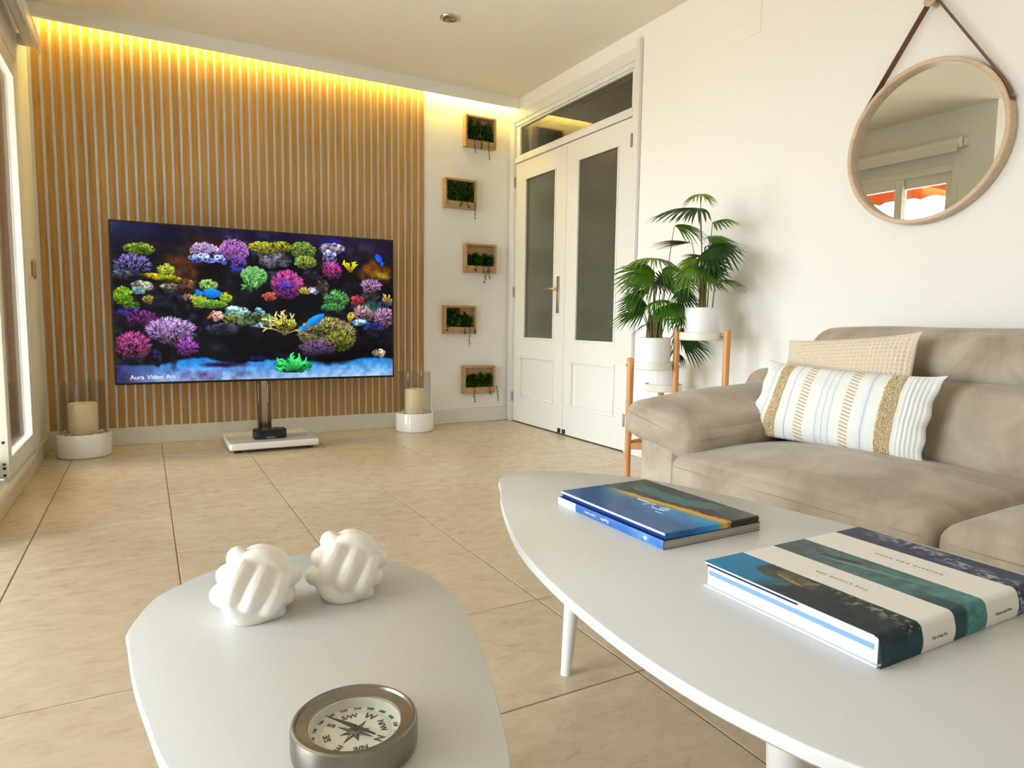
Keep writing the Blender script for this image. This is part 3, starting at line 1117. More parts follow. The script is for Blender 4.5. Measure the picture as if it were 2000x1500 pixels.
    S = [(450, 370, 130, 95, (86, 48, 22), 'soft'), (610, 215, 200, 60, (50, 22, 20), 'soft'), (1000, 120, 260, 25, (40, 20, 70), 'soft'),
         (1350, 205, 60, 18, (30, 26, 160), 'soft'), (1500, 260, 120, 60, (46, 34, 62), 'soft'), (720, 180, 30, 12, (60, 60, 110), 'soft'),
         (205, 250, 92, 36, (116, 150, 44), 'polyp'), (160, 345, 118, 62, (104, 98, 160), 'branch'), (100, 400, 60, 30, (60, 70, 80), 'rock'),
         (370, 425, 165, 20, (150, 128, 18), 'rock', .12), (365, 372, 50, 34, (206, 240, 66), 'polyp'), (365, 415, 44, 12, (190, 210, 30), 'polyp'),
         (500, 265, 60, 40, (70, 46, 22), 'soft'), (592, 262, 86, 52, (186, 152, 232), 'polyp', 0, None, .8), (545, 300, 36, 26, (130, 140, 250), 'ring', 0, None, .7),
         (620, 305, 36, 26, (140, 150, 250), 'ring', 0, None, .7), (690, 312, 32, 30, (130, 150, 250), 'ring', 0, None, .7),
         (770, 262, 86, 68, (190, 112, 210), 'polyp'), (800, 345, 48, 40, (110, 70, 190), 'branch'), (785, 375, 36, 16, (70, 60, 200), 'polyp'),
         (1000, 310, 110, 62, (92, 92, 104), 'rock'), (940, 245, 92, 34, (182, 184, 50), 'polyp'), (1050, 240, 60, 30, (170, 160, 40), 'polyp'),
         (1178, 262, 76, 52, (112, 142, 56), 'polyp'), (1190, 332, 66, 40, (150, 170, 70), 'polyp'), (1010, 430, 110, 50, (40, 40, 46), 'rock'),
         (885, 412, 78, 58, (126, 226, 116), 'polyp'), (865, 470, 55, 30, (110, 190, 100), 'branch'), (1225, 430, 70, 60, (34, 26, 40), 'rock'),
         (1082, 465, 96, 80, (176, 66, 138), 'branch', 0, None, 1.7), (1068, 470, 40, 36, (112, 64, 206), 'polyp'), (1075, 525, 60, 26, (110, 40, 110), 'branch'),
         (975, 535, 42, 28, (216, 92, 66), 'polyp'), (1190, 503, 34, 24, (216, 196, 70), 'polyp'), (1242, 500, 42, 24, (190, 184, 214), 'rock'),
         (1290, 480, 40, 50, (70, 60, 50), 'rock'), (1340, 250, 80, 34, (128, 116, 140), 'rock'), (1330, 310, 44, 56, (130, 130, 176), 'rock'),
         (1345, 385, 56, 48, (176, 58, 136), 'branch', 0, None, 1.5), (1600, 392, 112, 60, (150, 84, 18), 'soft'), (1630, 410, 60, 22, (150, 120, 20), 'soft'),
         (1575, 475, 58, 38, (176, 122, 172), 'branch', 0, None, 1.5), (1575, 530, 56, 26, (60, 50, 58), 'rock'), (1495, 560, 40, 30, (196, 66, 62), 'polyp'),
         (1370, 555, 72, 50, (80, 150, 76), 'branch', 0, None, 1.5), (1350, 600, 70, 22, (70, 150, 80), 'polyp'), (1585, 598, 60, 46, (40, 110, 84), 'soft'),
         (1530, 640, 62, 48, (166, 126, 136), 'branch', 0, None, 1.5), (1652, 662, 56, 58, (180, 122, 170), 'branch', 0, None, 1.5), (1500, 690, 52, 20, (130, 180, 214), 'rock'),
         (1590, 715, 60, 26, (40, 50, 130), 'rock'), (1660, 580, 40, 24, (60, 60, 110), 'rock'),
         (215, 470, 78, 34, (150, 146, 132), 'rock'), (200, 500, 50, 24, (110, 160, 156), 'rock'), (108, 530, 62, 56, (122, 176, 34), 'polyp'), (160, 590, 50, 30, (80, 120, 30), 'polyp'),
         (258, 552, 32, 24, (150, 142, 60), 'polyp'), (390, 482, 66, 28, (120, 112, 96), 'rock'), (480, 480, 60, 50, (84, 50, 36), 'rock'), (492, 538, 30, 24, (156, 116, 104), 'rock'),
         (760, 560, 60, 60, (16, 34, 34), 'soft'), (140, 625, 90, 26, (60, 40, 130), 'rock'), (220, 665, 96, 46, (112, 42, 112), 'branch'),
         (616, 468, 52, 36, (170, 240, 110), 'polyp'), (560, 560, 44, 44, (184, 236, 50), 'polyp'), (716, 540, 34, 32, (196, 226, 50), 'polyp'), (640, 580, 84, 26, (120, 176, 50), 'polyp'),
         (642, 517, 70, 30, (18, 122, 226), 'fish', 0.0), (660, 650, 52, 34, (196, 146, 130), 'rock'), (780, 632, 84, 40, (130, 176, 168), 'rock'), (780, 680, 80, 30, (130, 140, 50), 'branch'),
         (890, 670, 110, 46, (84, 110, 70), 'rock'), (920, 620, 34, 16, (110, 170, 210), 'rock', .5), (700, 730, 100, 40, (44, 44, 66), 'rock'), (940, 705, 60, 16, (120, 140, 170), 'rock'),
         (170, 825, 112, 78, (160, 62, 122), 'branch', 0, None, 1.4), (395, 735, 150, 72, (172, 132, 200), 'branch', 0, None, 1.8), (420, 790, 110, 34, (120, 90, 130), 'branch'),
         (490, 835, 60, 48, (140, 70, 166), 'branch', 0, None, 1.4), (405, 900, 26, 66, (30, 18, 28), 'soft'), (310, 900, 30, 60, (34, 26, 60), 'rock'),
         (1320, 760, 172, 96, (140, 130, 84), 'branch', 0, None, 2.2), (1300, 715, 120, 50, (150, 142, 84), 'branch', 0, None, 1.6), (1390, 800, 90, 60, (120, 120, 40), 'branch', 0, None, 1.5),
         (1260, 840, 110, 40, (112, 76, 122), 'branch', 0, None, 1.6), (1330, 905, 120, 34, (6, 4, 8), 'soft'), (1620, 870, 42, 26, (196, 180, 150), 'rock'),
         (1620, 308, 32, 20, (24, 84, 236), 'fish', -2.2), (1330, 90, 4, 4, (0, 0, 0), 'soft'), (700, 940, 130, 16, (34, 14, 50), 'soft'), (900, 905, 60, 20, (20, 16, 70), 'rock')]
    for q in S:
        blob(*q)
    stag(1065, 650, 130, 110, (206, 186, 96), 11, 5)
    blob(1075, 705, 60, 30, (170, 170, 50), 'branch')
    stag(1455, 340, 60, 50, (214, 186, 30), 6, 8, .9)
    stag(1450, 640, 40, 50, (190, 160, 40), 5, 9, .7)
    stag(1670, 530, 50, 44, (176, 140, 70), 6, 10)
    blob(1252, 672, 76, 26, (22, 136, 238), 'fish', math.radians(-34))
    blob(1112, 948, 104, 36, (36, 190, 86), 'polyp', 0, None, .5)
    stag(1110, 920, 100, 50, (60, 220, 110), 9, 3, 1.3)
    return np.clip(img, 0, 255)


TX0, TX1, TY, TZ0, TZ1 = -0.160, 1.508, 4.430, 0.403, 1.342
tv = thing('television', 'large flat television showing a reef aquarium, on a steel column stand', 'television', (0.672, 4.38, 0.0))
B().box(TX0, TX1, TY, TY + .030, TZ0, TZ1, .003).box(.20, 1.14, TY + .030, TY + .060, .48, 1.05, .01).done('panel_housing', M['black'], tv)
gw, gh = 520, 292
pic = lin_np(aquarium(gw, gh))
bz = 0.010
us, vs = np.linspace(TX0 + bz, TX1 - bz, gw), np.linspace(TZ1 - bz, TZ0 + bz * 1.4, gh)
PP = np.zeros((gh, gw, 3))
PP[..., 0] = us[None]
PP[..., 1] = TY - .0012
PP[..., 2] = vs[:, None]
me = grid_mesh('screen', PP[::-1], pic[::-1])
me.materials.append(M['screen'])
scr = link('screen', me, None, tv, angle=0)
for wd, xo in (('Aura', .112), ('Video', .205), ('Art', .286)):
    v, f = text_mesh(wd, .036, Matrix.Translation((TX0 + xo, TY - .0022, TZ0 + .042)) @ Matrix.Rotation(math.pi / 2, 4, 'X'))
    B().add(v, f).done('caption', M['screen_text'], scr, angle=0)
b = B()
b.box(.622, .686, TY + .022, TY + .085, .060, .46, .004)
b.done('column', M['steel'], tv)
for xa_ in (.614, .672):
    B().box(xa_, xa_ + .022, TY + .012, TY + .075, .060, .46, .003).done('column_edge_reflection', M['column'], tv)  # brown strips imitate dark reflections along the edges of the metal tube
B().prism(rounded_rect(.412, .930, 4.150, 4.600, .02), [(.004, .020), (0, .024), (0, .054), (.005, .060)]).done('base', M['white_gloss'], tv)
for xx in (.46, .88):
    for yy in (4.20, 4.55):
        B().cone((xx, yy, 0), (xx, yy, .021), .02, .02, 16).done('foot', M['dark'], tv)
sb = thing('media_box', 'small black media box with a rounded front on the television base', 'media box', (.66, 4.30, .060))
B().prism(rounded_rect(.560, .755, 4.245, 4.345, .028), [(.004, .060), (0, .065), (0, .112), (.006, .118)]).done('housing', M['black'], sb)
B().box(.63, .685, 4.2435, 4.246, .068, .074, .0005).done('front_mark', M['greyink'], sb)

# ------------------------------------------------------------------ lanterns
def lantern(cx, cy, lab, clab, plab, s):
    t = thing('hurricane_lantern', lab, 'lantern', (cx, cy, 0), 'hurricane lanterns')
    R = .137
    B().lathe([(0, 0), (R - .008, 0), (R, .008), (R, .128), (R - .004, .135), (R - .012, .135), (R - .016, .128), (R - .016, .10), (0, .10)], (cx, cy, 0), 64).done('base', M['ceramic'], t)
    g = R - .024
    B().lathe([(g, .102), (g, .43), (g - .0035, .432), (g - .0035, .102)], (cx, cy, 0), 64, True).done('glass_cylinder', M['jar_glass'], t)
    c = thing('pillar_candle', clab, 'candle', (cx, cy, .101), 'pillar candles in the lanterns')
    B().lathe([(0, .101), (.070, .101), (.072, .105), (.072, .298), (.069, .304), (.055, .300), (0, .292)], (cx, cy, 0), 48).done('wax', M['wax'], c)
    B().cone((cx, cy, .290), (cx + .002, cy, .308), .0015, .001, 6).done('wick', M['dark'], c)
    r = random.Random(s)
    b = B()
    n = 0
    for ring in range(3):
        for k in range(26 + 3 * ring):
            a = 2 * math.pi * (k + r.random() * .6) / (26 + 3 * ring)
            rad = .081 + ring * .0125 + r.uniform(-.003, .003)
            z = .112 + r.uniform(0, .020) + (.012 if ring == 1 else 0)
            bm = bmesh.new()
            bmesh.ops.create_icosphere(bm, subdivisions=1, radius=1)
            sx_, sy_, sz_ = r.uniform(.007, .0115), r.uniform(.006, .009), r.uniform(.005, .008)
            bm.transform(Matrix.Translation((cx + rad * math.cos(a), cy + rad * math.sin(a), z)) @ Euler((r.random() * 6, r.random() * 6, r.random() * 6)).to_matrix().to_4x4() @ Matrix.Diagonal((sx_, sy_, sz_, 1)))
            b.bm(bm)
    o = b.done('pebbles', M['pebble'], None, origin=(cx, cy, .101), angle=80)
    tag(o, plab, 'pebbles', 'pebble rings in the lanterns', 'stuff')


lantern(-.325, 4.480, 'white ceramic lantern with a glass cylinder, left of the television', 'ivory pillar candle in the lantern left of the television', 'ring of white pebbles round the candle left of the television', 1)
lantern(1.700, 4.535, 'white ceramic lantern with a glass cylinder, right of the television', 'ivory pillar candle in the lantern right of the television', 'ring of white pebbles round the candle right of the television', 2)
b = B()
b.tube([(1.86, 4.715, .004), (1.92, 4.712, .004), (1.985, 4.716, .004)], .004, 6).box(1.975, 2.0, 4.708, 4.722, 0, .012, .003)
tag(b.done('power_cable', M['upvc'], None, origin=(1.92, 4.715, 0)), 'short white cable on the floor by the skirting behind the right lantern', 'cable')

# ------------------------------------------------------------------ wall planters
def planter(x0, x1, z0, z1, lab, seed, vines, plan):
    yb, yf = YW, 4.684
    k_ = 4.684 / 4.638
    x0, x1, z0, z1 = x0 * k_, x1 * k_, .8 + (z0 - .8) * k_, .8 + (z1 - .8) * k_
    t = thing('wall_planter', lab, 'wall planter', ((x0 + x1) / 2, yb, z0), 'framed plant boxes on the wall')
    th = .016
    B().box(x0 + th, x1 - th, yb - .012, yb - .0005, z0 + th, z1 - th).done('back_panel', M['wood'], t)
    for nm, q in (('side_board', (x0, x0 + th, yf, yb - .0005, z0, z1)), ('side_board', (x1 - th, x1, yf, yb - .0005, z0, z1)),
                  ('top_board', (x0 + th, x1 - th, yf, yb - .0005, z1 - th, z1)), ('bottom_board', (x0 + th, x1 - th, yf, yb - .0005, z0, z0 + th)),
                  ('front_lip', (x0 + th, x1 - th, yf, yf + .012, z0 + th, z0 + .052))):
        B().box(*q, .0015).done(nm, M['wood'], t)
    r = random.Random(seed)
    # dense low foliage
    b = B()
    for k in range(1300):
        px = r.uniform(x0 + .03, x1 - .03)
        py = r.uniform(yf + .010, yb - .018)
        hgt = (plan((px - x0) / (x1 - x0)) + .14) * (z1 - z0)
        pz = z0 + .04 + r.random() ** .7 * max(.01, hgt - .04)
        pz = z0 + .04 + (pz - z0 - .04) * (1 + .30 * math.sin(px * 61 + seed) * math.sin(px * 143 + seed * 2))
        L, w = r.uniform(.016, .034), r.uniform(.005, .010)
        a, el = r.uniform(0, 6.283), r.uniform(-.5, 1.1)
        d = Vector((math.cos(a) * math.cos(el), math.sin(a) * math.cos(el) * .7 - .2, math.sin(el)))
        sd = d.cross(Vector((0, 0, 1))).normalized() * w
        p = Vector((px, py, pz))
        tip = p + d * L
        if tip.x < x0 + th + .003 or tip.x > x1 - th - .003 or tip.y > yb - .014 or tip.z > z1 - th - .003 or tip.z < z0 + th:
            continue
        mid = p + d * L * .5 + Vector((0, 0, .003))
        b.cur = 0 if r.random() < .68 else (1 if r.random() < .9 else 2)
        b.add([p, mid + sd, tip, mid - sd], [(0, 1, 2, 3)])
    b.cur = 0
    b.box(x0 + th + .001, x1 - th - .001, yf + .013, yb - .013, z0 + th + .001, z0 + .042, .003)
    o = b.done('foliage', [M['leaf_dark'], M['leaf_mid'], M['leaf_light']], t, angle=0)
    o['kind'] = 'stuff'
    # upright narrow leaves and a drooping dark leaf
    for (fx, hh, lean, mt) in vines[1]:
        b = B()
        px = x0 + fx * (x1 - x0)
        py = yf + .024
        pts = [(px + lean * q * q, py + .005 * q, z0 + .04 + hh * q) for q in np.linspace(0, 1, 7)]
        vv, ff = [], []
        for i, p in enumerate(pts):
            w = .013 * math.sin(math.pi * (.12 + .86 * i / 6)) + .001
            vv += [(p[0] - w, p[1], p[2]), (p[0], p[1] - .004, p[2]), (p[0] + w, p[1], p[2])]
        for i in range(6):
            for k in (0, 1):
                ff.append((3 * i + k, 3 * i + k + 1, 3 * i + k + 4, 3 * i + k + 3))
        b.add(vv, ff).done('leaf', M[mt], t)
    for (fx, dl, dx) in vines[0]:
        px = x0 + fx * (x1 - x0)
        pts = [Vector((px, yf + .014, z0 + .050)), Vector((px, yf - .004, z0 + .056)), Vector((px + .002, yf - .010, z0 + .030))]
        n = 6
        zs = z0 + .030
        for q in range(1, n + 1):
            pts.append(Vector((px + dx * q / n + r.uniform(-.003, .003), yf - .010 + r.uniform(-.002, .002), zs - (dl + .03) * q / n)))
        b = B().tube(pts, .0016, 5)
        for i in range(1, len(pts)):
            for q in range(3):
                p = pts[i - 1].lerp(pts[i], r.random())
                a = r.uniform(0, 6.28)
                d = Vector((math.cos(a), -.5 * abs(math.sin(a)), -.5)).normalized() * r.uniform(.008, .013)
                sd = Vector((-d.y, d.x, .3)).normalized() * .0035
                b.add([p, p + d * .5 + sd, p + d, p + d * .5 - sd], [(0, 1, 2, 3)])
        b.done('trailing_vine', M['leaf_dark'], t, angle=0)


planter(2.140, 2.397, 2.100, 2.330, 'framed wooden plant box at the top of the wall column', 1,
        ([(.25, .045, .012), (.72, .085, .008), (.5, .01, 0)], [(.38, .13, -.03, 'leaf_dark'), (.78, .12, .03, 'leaf_mid')]), lambda u: .62 - .12 * u)
planter(1.976, 2.236, 1.638, 1.854, 'framed wooden plant box second from the top, leaves filling its lower half', 2,
        ([(.92, .085, 0), (.7, -.01, .01), (.5, -.015, -.02)], [(.6, .12, -.02, 'leaf_dark'), (.88, .10, .02, 'leaf_brown')]), lambda u: .74 - .05 * u)
planter(2.146, 2.410, 1.168, 1.386, 'framed wooden plant box in the middle of the five on the wall', 3,
        ([(.55, .05, .02), (.74, .05, .006), (.30, -.01, 0), (.70, .085, -.035)], [(.38, .125, .01, 'leaf_mid'), (.58, .12, .0, 'leaf_light'), (.88, .11, .02, 'leaf_brown')]), lambda u: .42)
planter(1.976, 2.241, .700, .914, 'framed wooden plant box with a rounded fern mound, fourth from the top', 4,
        ([(.76, .095, 0), (.62, .0, 0), (.93, -.005, 0), (.07, -.03, -.01)], [(.90, .10, .025, 'leaf_mid')]), lambda u: .72 if u < .5 else .46)
planter(2.140, 2.412, .234, .453, 'framed wooden plant box lowest on the wall, just above the skirting', 5,
        ([(.30, .07, .004), (.80, .01, .012), (1.02, .06, .02)], [(.55, .13, .01, 'leaf_mid'), (.68, .12, -.01, 'leaf_dark'), (.86, .09, .02, 'leaf_light')]), lambda u: .45)

# ------------------------------------------------------------------ plant stand and palms
VR = Vector((.756, -.655, 0))        # horizontal, across the line of sight
VF = Vector((-.655, -.756, 0))       # horizontal, towards the room
UP = Vector((0, 0, 1))
A_, B_, C_, D_ = Vector((2.107, 2.602, 0)), Vector((2.273, 2.458, 0)), Vector((2.352, 2.212, 0)), Vector((2.375, 2.672, 0))
TR1, TR2, TR3 = (A_ + B_) / 2, (B_ + C_) / 2, Vector((2.385, 2.672, 0))
st = thing('plant_stand', 'bamboo plant stand with three round white trays beside the sofa', 'plant stand', (2.28, 2.45, 0))
for p, h in ((A_, .628), (B_, .775), (C_, .772)):
    B().cone((p.x, p.y, 0), (p.x, p.y, h - .004), .0150, .0165, 20).cone((p.x, p.y, h - .004), (p.x, p.y, h), .0165, .013, 20).done('leg', M['legwood'], st)
B().cone((D_.x, D_.y, 0), (D_.x, D_.y, .445), .0165, .0165, 20).done('leg', M['legwood'], st)
for p, q, z in ((A_, B_, .185), (B_, C_, .185), (A_, D_, .195), (D_, C_, .205)):
    d = (q - p).normalized()
    a, c = p + d * .014, q - d * .014
    ang = math.atan2(d.y, d.x)
    L = (c - a).length
    B().box(-L / 2, L / 2, -.009, .009, -.016, .016, .002).xform(Matrix.Translation(((a.x + c.x) / 2, (a.y + c.y) / 2, z)) @ Matrix.Rotation(ang, 4, 'Z')).done('crossbar', M['legwood'], st)


def tray(c, z, r):
    B().lathe([(0, z), (r - .004, z), (r, z + .004), (r, z + .036), (r - .003, z + .038), (r - .006, z + .036), (r - .006, z + .008), (0, z + .008)], (c.x, c.y, 0), 56).done('tray', M['tray'], st)


tray(TR1, .572, .092)
tray(TR2, .722, .102)
tray(TR3, .445, .100)
for p, z, tr_ in ((A_, .59, TR1), (B_, .59, TR1), (B_, .74, TR2), (C_, .74, TR2)):
    d = (tr_ - p).normalized()
    B().cone((p.x - d.x * .022, p.y - d.y * .022, z), (p.x + d.x * .030, p.y + d.y * .030, z), .005, .005, 10).done('fixing_pin', M['chrome'], st)


def fan_leaf(hub, axis, up, r, n, spread, droop, fold=.3, fused=.5, width=1.12):
    """palm leaf of n folded segments fanning out from the hub"""
    axis = axis.normalized()
    nrm = (up - axis * up.dot(axis)).normalized()
    side = nrm.cross(axis)
    vv, ff = [], []
    dth = 2 * spread / n
    ST = 8
    rnd = random.Random(int(hub.x * 1e4) + int(hub.z * 1e4))
    for k in range(n):
        th = -spread + dth * (k + .5)
        dirv = axis * math.cos(th) + side * math.sin(th)
        tang = -axis * math.sin(th) + side * math.cos(th)
        L = r * (1 - .28 * (abs(th) / max(spread, 1e-3)) ** 2) * rnd.uniform(.92, 1.05)
        base = len(vv)
        for i in range(ST):
            s = i / (ST - 1)
            d = L * s
            half = math.tan(min(dth, .5) / 2) * d if s <= fused else math.tan(min(dth, .5) / 2) * L * fused * ((1 - s) / (1 - fused)) ** .62
            half = max(half * width, .0003)
            dz = droop * L * (s ** 2.2) * (1 + .5 * rnd.uniform(-.2, .3) * s)
            c = hub + dirv * (d * (1 - .22 * droop * s)) - UP * dz
            lift = nrm * (half * fold)
            vv += [c + tang * half + lift, c - lift * .5, c - tang * half + lift]
        for i in range(ST - 1):
            for q in (0, 1):
                a = base + 3 * i + q
                ff.append((a, a + 1, a + 4, a + 3))
    return vv, ff


def palm(pot_c, zt, pr, ph, lab, leaves, trunk_r, k_cm, name='potted_palm'):
    """pot_c: tray centre, zt: tray floor height; leaves in cm about the pot mouth"""
    t = thing(name, lab, 'potted plant', (pot_c.x, pot_c.y, zt), 'fan palms in white pots')
    B().lathe([(0, zt), (pr * .88, zt), (pr * .96, zt + .006), (pr, zt + .05), (pr, zt + ph - .003), (pr - .003, zt + ph), (pr - .007, zt + ph - .003), (pr - .009, zt + ph - .02), (0, zt + ph - .02)], (pot_c.x, pot_c.y, 0), 56).done('pot', M['pot'], t)
    z0 = zt + ph
    B().lathe([(0, z0 - .010), (pr - .012, z0 - .014), (pr - .0105, z0 - .019), (0, z0 - .0195)], (pot_c.x, pot_c.y, 0), 32).done('soil', M['soil'], t)
    r = random.Random(int(zt * 1000))
    for i, (ox, oy, hh) in enumerate(trunk_r):
        bx, by = pot_c.x + ox, pot_c.y + oy
        B().tube([(bx, by, z0 - .02), (bx + .002, by, z0 + hh * .5), (bx - ox * .2, by, z0 + hh)], [.017, .014, .009], 10).done('trunk', M['bark'], t)
    for (dx, dz, df, ax, nr, rad, n, sp, droop, mt, bx_) in leaves:
        hub = Vector((pot_c.x, pot_c.y, z0)) + VR * dx * .01 + UP * dz * .01 + VF * df * .01
        axis = VR * ax[0] + UP * ax[1] + VF * ax[2]
        up = VR * nr[0] + UP * nr[1] + VF * nr[2]
        root = Vector((pot_c.x, pot_c.y, z0 - .012)) + VR * bx_ * .01 + VF * r.uniform(-.02, .02)
        ctrl = root.lerp(hub, .55) + UP * .03 + (root - hub) * .0
        ctrl.x, ctrl.y = root.x * .55 + hub.x * .45, root.y * .55 + hub.y * .45
        pts = []
        for q in np.linspace(0, 1, 9):
            pts.append(root * (1 - q) ** 2 + ctrl * 2 * q * (1 - q) + hub * q * q)
        b = B()
        b.cur = 1
        b.tube(pts, [.0032 - .0016 * i / 8 for i in range(9)], 6)
        b.cur = 0
        b.add(*fan_leaf(hub, axis, up, rad * .01, n, math.radians(sp), droop))
        b.done('leaf', [M[mt], M['stem']], t, angle=60)


U_ = (0, 1, .25)
palm(TR2, .730, .081, .146, 'tallest fan palm in a white pot on the highest tray', [
    (-3.0, 52, 0, (.1, .15, 1), (0, 1, 0), 11.5, 22, 125, .55, 'leaf_light', 0),
    (-3.2, 46, 1, (-1, .05, .25), (.25, 1, .1), 27, 22, 95, .32, 'leaf_dark', .4),
    (3.0, 39.5, 0, (1, .35, .1), (-.2, 1, .2), 15, 16, 85, .38, 'leaf_mid', .8),
    (1.5, 27.5, 2, (1, .12, .45), (-.25, 1, .55), 20, 24, 118, .45, 'leaf_dark', 0),
    (2.0, 31, -3, (.9, .25, -.2), (-.3, .8, .7), 18, 18, 80, .35, 'leaf_mid', .6),
    (5.6, 12.4, 0, (1, .10, .1), (.1, 1, .5), 17, 10, 28, .38, 'leaf_mid', 4.5),
    (1.0, 22, 0, (1, -.1, .3), (0, .3, 1), 13, 14, 80, .20, 'leaf_dark', .5),
    (1.6, 17, 1, (1, -.12, .3), (0, .5, 1), 12, 12, 70, .28, 'leaf_mid', .8),
    (-4.2, 19, 5, (-.35, -.2, .9), (-.1, 1, .45), 15, 22, 115, .75, 'leaf_mid', -.6),
    (-3.0, 21, 2, (-1, .05, .2), (0, .7, .8), 14, 16, 85, .55, 'leaf_light', -.5),
    (-6.0, 30.5, -1, (-1, .02, .1), (.1, 1, .55), 20, 9, 24, .12, 'leaf_brown', -.6),
    (0.5, 24, -2, (-1, .12, 0), (.1, 1, .5), 12, 8, 26, .10, 'leaf_brown', .2),
    (-6.5, 9, 3, (-.8, -.4, .3), (-.3, .8, .5), 12, 14, 70, .5, 'leaf_dark', -2),
    (3.0, 13, -4, (.8, .0, -.6), (.1, 1, .3), 12, 12, 60, .45, 'leaf_dark', 2),
], [(0, 0, .17), (.012, .018, .15)], .243)
palm(TR1, .580, .083, .150, 'fan palm in a white pot on the front lower tray', [
    (-1.2, 38, 0, (-.15, .12, 1), (0, 1, .35), 18, 30, 135, .42, 'leaf_light', -.4),
    (-.6, 31.5, 2, (-1, .12, .35), (.2, 1, .75), 25, 24, 75, .34, 'leaf_mid', -.2),
    (8.0, 54, -1, (1, -.02, .15), (.3, 1, .5), 19, 16, 60, .40, 'leaf_mid', 2.5),
    (-3.2, 22.5, 1, (-1, .05, .3), (.1, 1, .4), 16, 14, 55, .50, 'leaf_dark', -1),
    (6.5, 16, 4, (.55, -.35, .7), (.3, .65, .9), 15, 22, 112, .50, 'leaf_mid', 1.5),
    (-3.6, 15.5, 3, (-1, .0, .3), (0, .45, 1), 16, 16, 62, .28, 'leaf_dark', -1.2),
    (-6.2, 11.5, 2, (-1, .04, .15), (.1, 1, .7), 18, 10, 34, .40, 'leaf_mid', -2),
    (-5.0, 27, 1, (-1, .1, .2), (.0, 1, .8), 15, 14, 60, .30, 'leaf_dark', -1),
    (3.0, 33, 1, (.9, .1, .3), (-.1, 1, .5), 15, 16, 75, .42, 'leaf_mid', 1),
    (-7.5, 18, 3, (-1, -.05, .3), (.0, .6, 1), 13, 14, 58, .25, 'leaf_mid', -1.5),
    (-2.6, 7.0, 2, (-.75, -.25, .2), (-.4, .8, .2), 10, 7, 26, .40, 'leaf_brown', -1.6),
    (11.4, 21, -1, (1, .05, .3), (0, .8, .5), 13, 16, 90, .55, 'leaf_dark', 3.0),
    (4.6, 25, -2, (.3, .8, .5), (-.2, .1, 1), 13, 18, 100, .25, 'leaf_dark', .8),
    (9.5, 28, 0, (.9, .1, .3), (-.1, 1, .6), 15, 18, 85, .45, 'leaf_mid', 2.2),
    (2.0, 18, 5, (.2, .1, 1), (0, 1, .6), 12, 18, 120, .6, 'leaf_mid', .4),
    (0, 26, -3, (-.4, .2, -.8), (0, 1, 0), 15, 16, 90, .5, 'leaf_dark', 0),
], [(0, 0, .13), (-.02, .012, .11), (.024, -.01, .12)], .2525)
palm(TR3, .453, .075, .150, 'fan palm in a white pot on the lowest rear tray, mostly hidden', [
    (7.6, 17, 2, (.5, -.5, .3), (.3, .8, .5), 13, 16, 90, .4, 'leaf_dark', 1.5),
    (8.0, 11, 0, (1, -.1, .1), (0, .7, .8), 18, 15, 60, .34, 'leaf_dark', 1.8),
    (9.5, 26, -1, (-.5, -.5, .4), (.5, .7, .5), 12, 14, 80, .4, 'leaf_dark', 2),
    (6.0, 5, 3, (.5, -.7, .4), (.3, .6, .6), 9, 9, 40, .3, 'leaf_dark', 1.5),
    (11.5, 18, -1, (.9, .25, .1), (-.3, 1, .2), 12, 12, 70, .45, 'leaf_mid', 2.2),
], [(.01, 0, .10)], .27)
# ------------------------------------------------------------------ sofa
def soft_map(p, h, r, crown):
    p = np.array(p, float)
    h = np.array(h, float)
    q = p * h
    inner = np.clip(q, -(h - r), h - r)
    d = q - inner
    L = np.linalg.norm(d, axis=-1, keepdims=True)
    pos = inner + d / np.maximum(L, 1e-9) * r
    out = pos.copy()
    for k in range(3):
        i, j = (k + 1) % 3, (k + 2) % 3
        out[..., k] += crown[k] * p[..., k] * np.abs(p[..., k]) * (1 - p[..., i] ** 2) ** .8 * (1 - p[..., j] ** 2) ** .8
    return out


def soft_box(h, r, crown, n=14, wob=0.0, seed=0):
    t = np.linspace(-1, 1, n)
    t = np.sign(t) * (1 - (1 - np.abs(t)) ** 1.7)
    U, V = np.meshgrid(t, t, indexing='ij')
    bm = bmesh.new()
    rr = np.random.default_rng(seed).random(6) * 6
    for k in range(3):
        for s in (-1, 1):
            p = np.zeros(U.shape + (3,))
            p[..., k] = s
            p[..., (k + 1) % 3] = U
            p[..., (k + 2) % 3] = V
            P = soft_map(p, h, r, crown)
            if wob:
                P = P + wob * np.stack([np.sin(P[..., 1] * 17 + rr[0]) * np.sin(P[..., 2] * 23 + rr[1]), np.sin(P[..., 0] * 19 + rr[2]) * np.sin(P[..., 2] * 21 + rr[3]), np.sin(P[..., 0] * 15 + rr[4]) * np.sin(P[..., 1] * 13 + rr[5])], -1)
            vs = [[bm.verts.new(P[i, j]) for j in range(n)] for i in range(n)]
            for i in range(n - 1):
                for j in range(n - 1):
                    f = (vs[i][j], vs[i + 1][j], vs[i + 1][j + 1], vs[i][j + 1])
                    bm.faces.new(f if s > 0 else f[::-1])
    bmesh.ops.remove_doubles(bm, verts=bm.verts[:], dist=1e-5)
    return bm


sofa = thing('sofa', 'taupe suede sofa along the right wall', 'sofa', (1.98, .85, 0))
SOFA_N = 0


